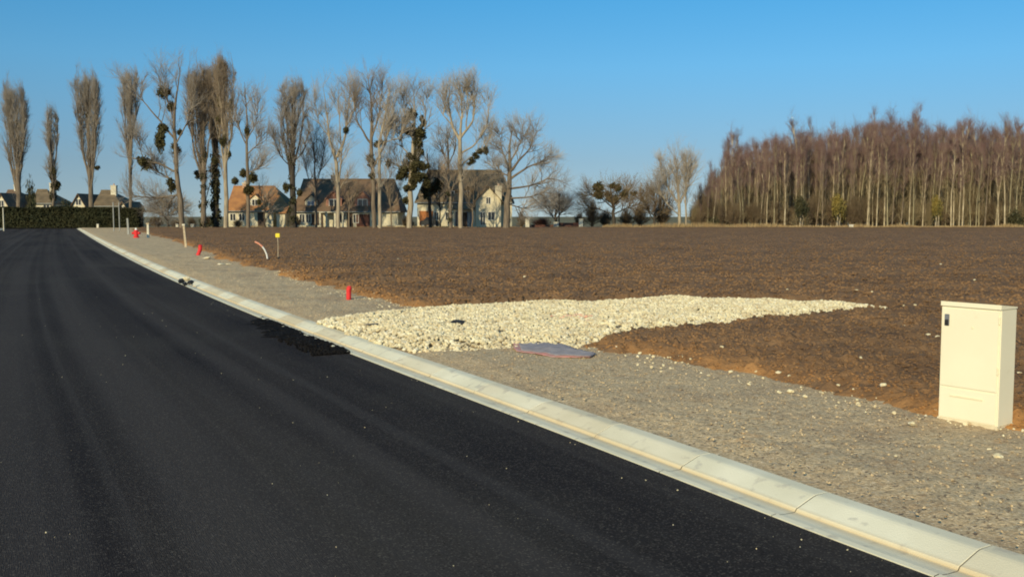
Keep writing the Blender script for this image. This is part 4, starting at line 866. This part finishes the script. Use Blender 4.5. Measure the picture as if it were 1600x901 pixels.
# brown roofed
Y = 136; r, xa, xb = hip_house('long house with the brown roof, two pink dormers and hipped ends', 462, 622, Y, 9, 2.25, 6.9, 474, 617, 'cream', 'roof_brown')
dormer(r, hx(485, Y, r), 2.7, 1.7, 1.1, .6, 3.2, 'whitewall', 'roof_brown', 'bluepane')
for p in (521, 566): dormer(r, hx(p, Y, r), 2.5, 2.2, 1.5, .5, 3.8, 'roof_pink', 'roof_pink', 'glass')
chimney(r, hx(513, Y, r), 4.5, 6, 7.4, .7, 'brick')
for p in (472, 482, 535, 556): window(r, hx(p, Y, r)-.42, hx(p, Y, r)+.42, .6, 1.9, 0, 'glass')
MB().box(hx(495, Y, r)-.9, hx(495, Y, r)+.9, -.05, .02, 0, 1.9).build('garage_door', M['darkwood'], r)
MB().box(hx(568, Y, r)-1, hx(568, Y, r)+.9, -.05, .02, 0, 1.85).build('garage_door', M['fence_red'], r)
MB().box(hx(547, Y, r)-.45, hx(547, Y, r)+.45, -.05, .02, 0, 2.).build('door', M['darkwood'], r)
b = MB(); b.box(hx(503, Y, r), hx(540, Y, r), -1.9, -.4, 2.05, 2.18)
pc = b.build('porch_roof', M['whitewall'], r)
for p in (504, 514, 527, 539): MB().box(hx(p, Y, r)-.12, hx(p, Y, r)+.12, -1.85, -1.6, 0, 2.05).build('porch_column', M['whitewall'], r)
# big house
Y = 134; r, xa, xb = hip_house('big pale house with dark hipped roof, front gable and orange garage door', 652, 800, Y, 9, 3.5, 8.1, 668, 784, 'cream', 'roof_dark')
gx0, gx1 = hx(744, Y, r), hx(783, Y, r); gm = (gx0+gx1)/2; b = MB()
b.poly([(gx0, -1.6, -.1), (gx1, -1.6, -.1), (gx1, -1.6, 3.6), (gm, -1.6, 5.6), (gx0, -1.6, 3.6), (gx0, 3, -.1), (gx1, 3, -.1), (gx1, 3, 3.6), (gm, 3, 5.6), (gx0, 3, 3.6)],
       [(0, 1, 2, 3, 4), (5, 6, 7, 8, 9), (0, 1, 6, 5), (1, 2, 7, 6), (4, 0, 5, 9), (2, 3, 8, 7), (3, 4, 9, 8)]); gb = b.build('gable_wing', M['cream'], r)
b = MB()
for s, xe in ((-1, gx0), (1, gx1)):
    b.hull([(gm, -2, 5.62), (gm, 3, 5.62), (xe+s*.3, -2, 3.42), (xe+s*.3, 3, 3.42), (gm, -2, 5.75), (gm, 3, 5.75), (xe+s*.3, -2, 3.55), (xe+s*.3, 3, 3.55)])
b.build('gable_roof', M['roof_dark'], gb)
window(gb, hx(755, Y, r)-.4, hx(755, Y, r)+.4, .3, 2.2, -1.6); window(gb, hx(768, Y, r)-.5, hx(768, Y, r)+.5, 1.0, 2.2, -1.6); window(gb, gm-.35, gm+.35, 3.2, 4.2, -1.6)
chimney(r, hx(779, Y, r), -1.0, 3.8, 5.6, .9, 'whitewall'); chimney(r, hx(690, Y, r), 4.5, 7, 8.6, .8, 'brick')
MB().box(hx(666, Y, r)-.95, hx(666, Y, r)+.95, -.06, .02, .3, 2.3).build('garage_door', M['orangewood'], r)
for p in (716, 733): window(r, hx(p, Y, r)-.5, hx(p, Y, r)+.5, .1, 2.3, 0, 'bluepane' if p == 733 else 'glass')
window(r, hx(682, Y, r)-.4, hx(682, Y, r)+.4, 1.0, 2.2, 0); window(r, hx(792, Y, r)-.35, hx(792, Y, r)+.35, 1.0, 2.4, 0, 'bluepane'); window(r, hx(700, Y, r)-.4, hx(700, Y, r)+.4, 1.0, 2.2, 0)
MB().box(hx(725, Y, r)-.45, hx(725, Y, r)+.45, -.06, .02, 0, 2.1).build('door', M['darkwood'], r)
for p, dz in ((681, 0), (705, .1), (730, 0)): dormer(r, hx(p, Y, r), 4.0, 1.3, 1.1, 1.0, 3.0, 'roof_dark', 'roof_dark')
MB().hull([(hx(708, Y, r), -1.8, 2.45), (hx(742, Y, r), -1.8, 2.45), (hx(708, Y, r), -1.8, 2.58), (hx(742, Y, r), -1.8, 2.58), (hx(708, Y, r), -.36, 3.3), (hx(742, Y, r), -.36, 3.3), (hx(708, Y, r), -.36, 3.4), (hx(742, Y, r), -.36, 3.4)]).build('porch_roof', M['roof_dark'], r)
for p in (709, 741): MB().box(hx(p, Y, r)-.12, hx(p, Y, r)+.12, -1.7, -1.46, 0, 2.47).build('porch_column', M['cream'], r)
# far left houses behind the hedge: front gables
def gable_house(label, pxa, pxb, Y, depth, eave_py, ridge_py, wall, roof, chim=None, extra=None):
    xa, xb = at(pxa, 340, Y).x, at(pxb, 340, Y).x; xm = (xa+xb)/2; w2 = (xb-xa)/2; r = empty('house', (xm, Y, .05), label=label, cat='house'); e = hz_(eave_py, Y); t = hz_(ridge_py, Y)
    b = MB(); b.poly([(-w2, 0, -.1), (w2, 0, -.1), (w2, 0, e), (0, 0, t), (-w2, 0, e), (-w2, depth, -.1), (w2, depth, -.1), (w2, depth, e), (0, depth, t), (-w2, depth, e)],
                     [(0, 1, 2, 3, 4), (5, 6, 7, 8, 9), (0, 1, 6, 5), (1, 2, 7, 6), (4, 0, 5, 9), (2, 3, 8, 7), (3, 4, 9, 8)]); b.build('wall', M[wall], r)
    b = MB(); sl = (t-e)/w2
    for s in (-1, 1): b.hull([(0, -.4, t+.03), (0, depth+.4, t+.03), (s*(w2+.4), -.4, e-.4*sl+.03), (s*(w2+.4), depth+.4, e-.4*sl+.03), (0, -.4, t+.2), (0, depth+.4, t+.2), (s*(w2+.4), -.4, e-.4*sl+.2), (s*(w2+.4), depth+.4, e-.4*sl+.2)])
    rf = b.build('roof', M[roof], r)
    if chim: chimney(rf, chim[0]*w2, depth*.5, t-1.2, hz_(chim[1], Y), .8, 'whitewall')
    window(r, -.5, .5, e-.1, min(e+1.0, t-.6), 0); return r
r = gable_house('house with a bright cream gable at the far left above the hedge', -8, 14, 160, 9, 322, 303, 'cream', 'roof_brown')
r, xa, xb = hip_house('dark-roofed house with a pale chimney just right of the leftmost gable', 6, 32, 168, 8, 4.0, 6.2, 12, 26, 'whitewall', 'roof_brown'); chimney(r, -1, 4, 5, 7.0, .8, 'whitewall')
r, xa, xb = hip_house('dark-roofed house with a pale chimney behind the narrowest poplar', 52, 80, 165, 8, 3.8, 6.2, 58, 74, 'whitewall', 'roof_dark'); chimney(r, .6, 3, 5, 7.2, .9, 'whitewall'); window(r, .2, 1.4, 2.4, 3.6, 0)
r = gable_house('small cream-gabled house left of the tallest column-shaped poplar trunk', 114, 133, 160, 9, 320, 304, 'cream', 'roof_brown')
r, xa, xb = hip_house('dark-roofed cream house with pale chimney right of the column-shaped poplar', 150, 190, 162, 9, 3.3, 6.0, 158, 174, 'cream', 'roof_dark'); chimney(r, -.4, 3.5, 5, 6.7, .9, 'whitewall')
window(r, .6, 1.6, 1.8, 2.9, 0)
r = gable_house('small cream cottage end just above the right end of the hedge', 186, 199, 158, 7, 326, 316, 'cream', 'roof_brown')

# ---------------------------------------------------------------- things along the far edge
# street lamp
p = at(873.5, 356, 129); t = empty('street_lamp', (p.x, 129, .05), label='tall dark street lamp with a small lantern between two low walls', cat='street lamp'); h = hz_(302, 129)
MB().tube([(0, 0, -.1), (0, 0, .8), (0, 0, .82), (0, 0, h-.5)], [.16, .15, .10, .08], 8).build('lamp_pole', M['black'], t)
MB().tube([(0, 0, h-.5), (0, 0, h-.45), (0, 0, h-.12)], [.12, .16, .22], 6).build('lantern', M['glass'], t); MB().tube([(0, 0, h-.12), (0, 0, h-.05), (0, 0, h+.05)], [.30, .24, .03], 6).build('lantern_roof', M['black'], t)
for (px, wd, tp_, lb) in [(824, 6, 342, 'square pale gate pillar left of the dark red-brown bush'), (869, 8, 347, 'greyish gate pillar at the foot of the street lamp'), (907.5, 6, 342, 'white gate pillar at the right end of the low red wall')]:
    p = at(px, 356, 128); t = empty('gate_pillar', (p.x, 128, .05), label=lb, cat='pillar', group=None); s = wd*128/F/2; h = hz_(tp_, 128)
    MB().box(-s, s, -s, s, -.1, h-.08, bev=.01).build('pillar_shaft', M['post_grey' if px == 869 else 'post_pale'], t); MB().box(-s-.05, s+.05, -s-.05, s+.05, h-.08, h+.02, bev=.01).build('pillar_cap', M['post_pale'], t)
def lowwall(pa, pb, Y, tp_, m, lb, name='low_wall'):
    a, b_ = at(pa, 350, Y).x, at(pb, 350, Y).x; t = empty(name, ((a+b_)/2, Y, .05), label=lb, cat='wall'); w2 = (b_-a)/2; h = hz_(tp_, Y)
    MB().box(-w2, w2, -.12, .12, -.1, h-.06).build('wall_body', M[m], t); MB().box(-w2, w2, -.17, .17, h-.06, h).build('coping', M[m], t)
lowwall(874, 904, 128.3, 348, 'fence_red', 'low dark red wall between the street lamp and the white pillar')
lowwall(828, 865, 129.5, 351, 'fence_red', 'low dark red wall beneath the red-brown bush')
lowwall(590, 640, 130.2, 352, 'whitewall', 'low pale wall below the right end of the brown roof')
lowwall(462, 500, 130.2, 352, 'whitewall', 'low pale wall below the left end of the brown roof')
for (px, w_, tp_, lb) in [(277, 4, 350, 'small cream box left of the leaning lath at the far field edge'), (301, 5, 350, 'small cream box right of the leaning lath at the far field edge'), (1329.5, 6, 351, 'small white box at the foot of the wood'), (153, 3, 350, 'small pale marker box at the end of the verge')]:
    p = at(px, 356, 126.5); t = empty('marker_box', (p.x, 126.5, .05), label=lb, cat='box'); s = w_*126.5/F/2; h = hz_(tp_, 126.5)
    MB().box(-s, s, -s*.7, s*.7, -.1, h-.05, bev=.01).build('box_body', M['post_pale'], t); MB().box(-s-.03, s+.03, -s*.7-.03, s*.7+.03, h-.05, h, bev=.01).build('box_lid', M['white'], t)
# parked car before the garage
p = at(671, 356, 130); t = empty('parked_car', (p.x, 130, .08), label='small dark parked car before the orange garage door', cat='car')
b = MB(); pr = [(-2.0, .35), (-2.0, .75), (-1.75, .92), (-1.1, 1.0), (-.6, 1.42), (.75, 1.45), (1.35, 1.0), (1.95, .88), (2.05, .6), (2.0, .35)]; n_ = len(pr)
b.poly([(x*.62, -.8, z) for x, z in pr]+[(x*.62, .8, z) for x, z in pr], [tuple(range(n_)), tuple(range(2*n_-1, n_-1, -1))]+[(i, (i+1) % n_, n_+(i+1) % n_, n_+i) for i in range(n_)]); bd = b.build('car_body', M['black'], t)
MB().poly([(-.62, -.815, 1.0), (.75, -.815, 1.0), (.44, -.815, 1.36), (-.33, -.815, 1.36)], [(0, 1, 2, 3)]).build('side_window', M['glass'], t)
for sx in (-.8, .8):
    for sy in (-.78, .62): wv_ = MB().tube([(sx, sy, .3), (sx, sy+.18, .3)], .3, 14).build('wheel', M['black'], t); MB().tube([(sx, sy-.01, .3), (sx, sy+.19, .3)], .16, 10).build('rim', M['steel'], wv_)
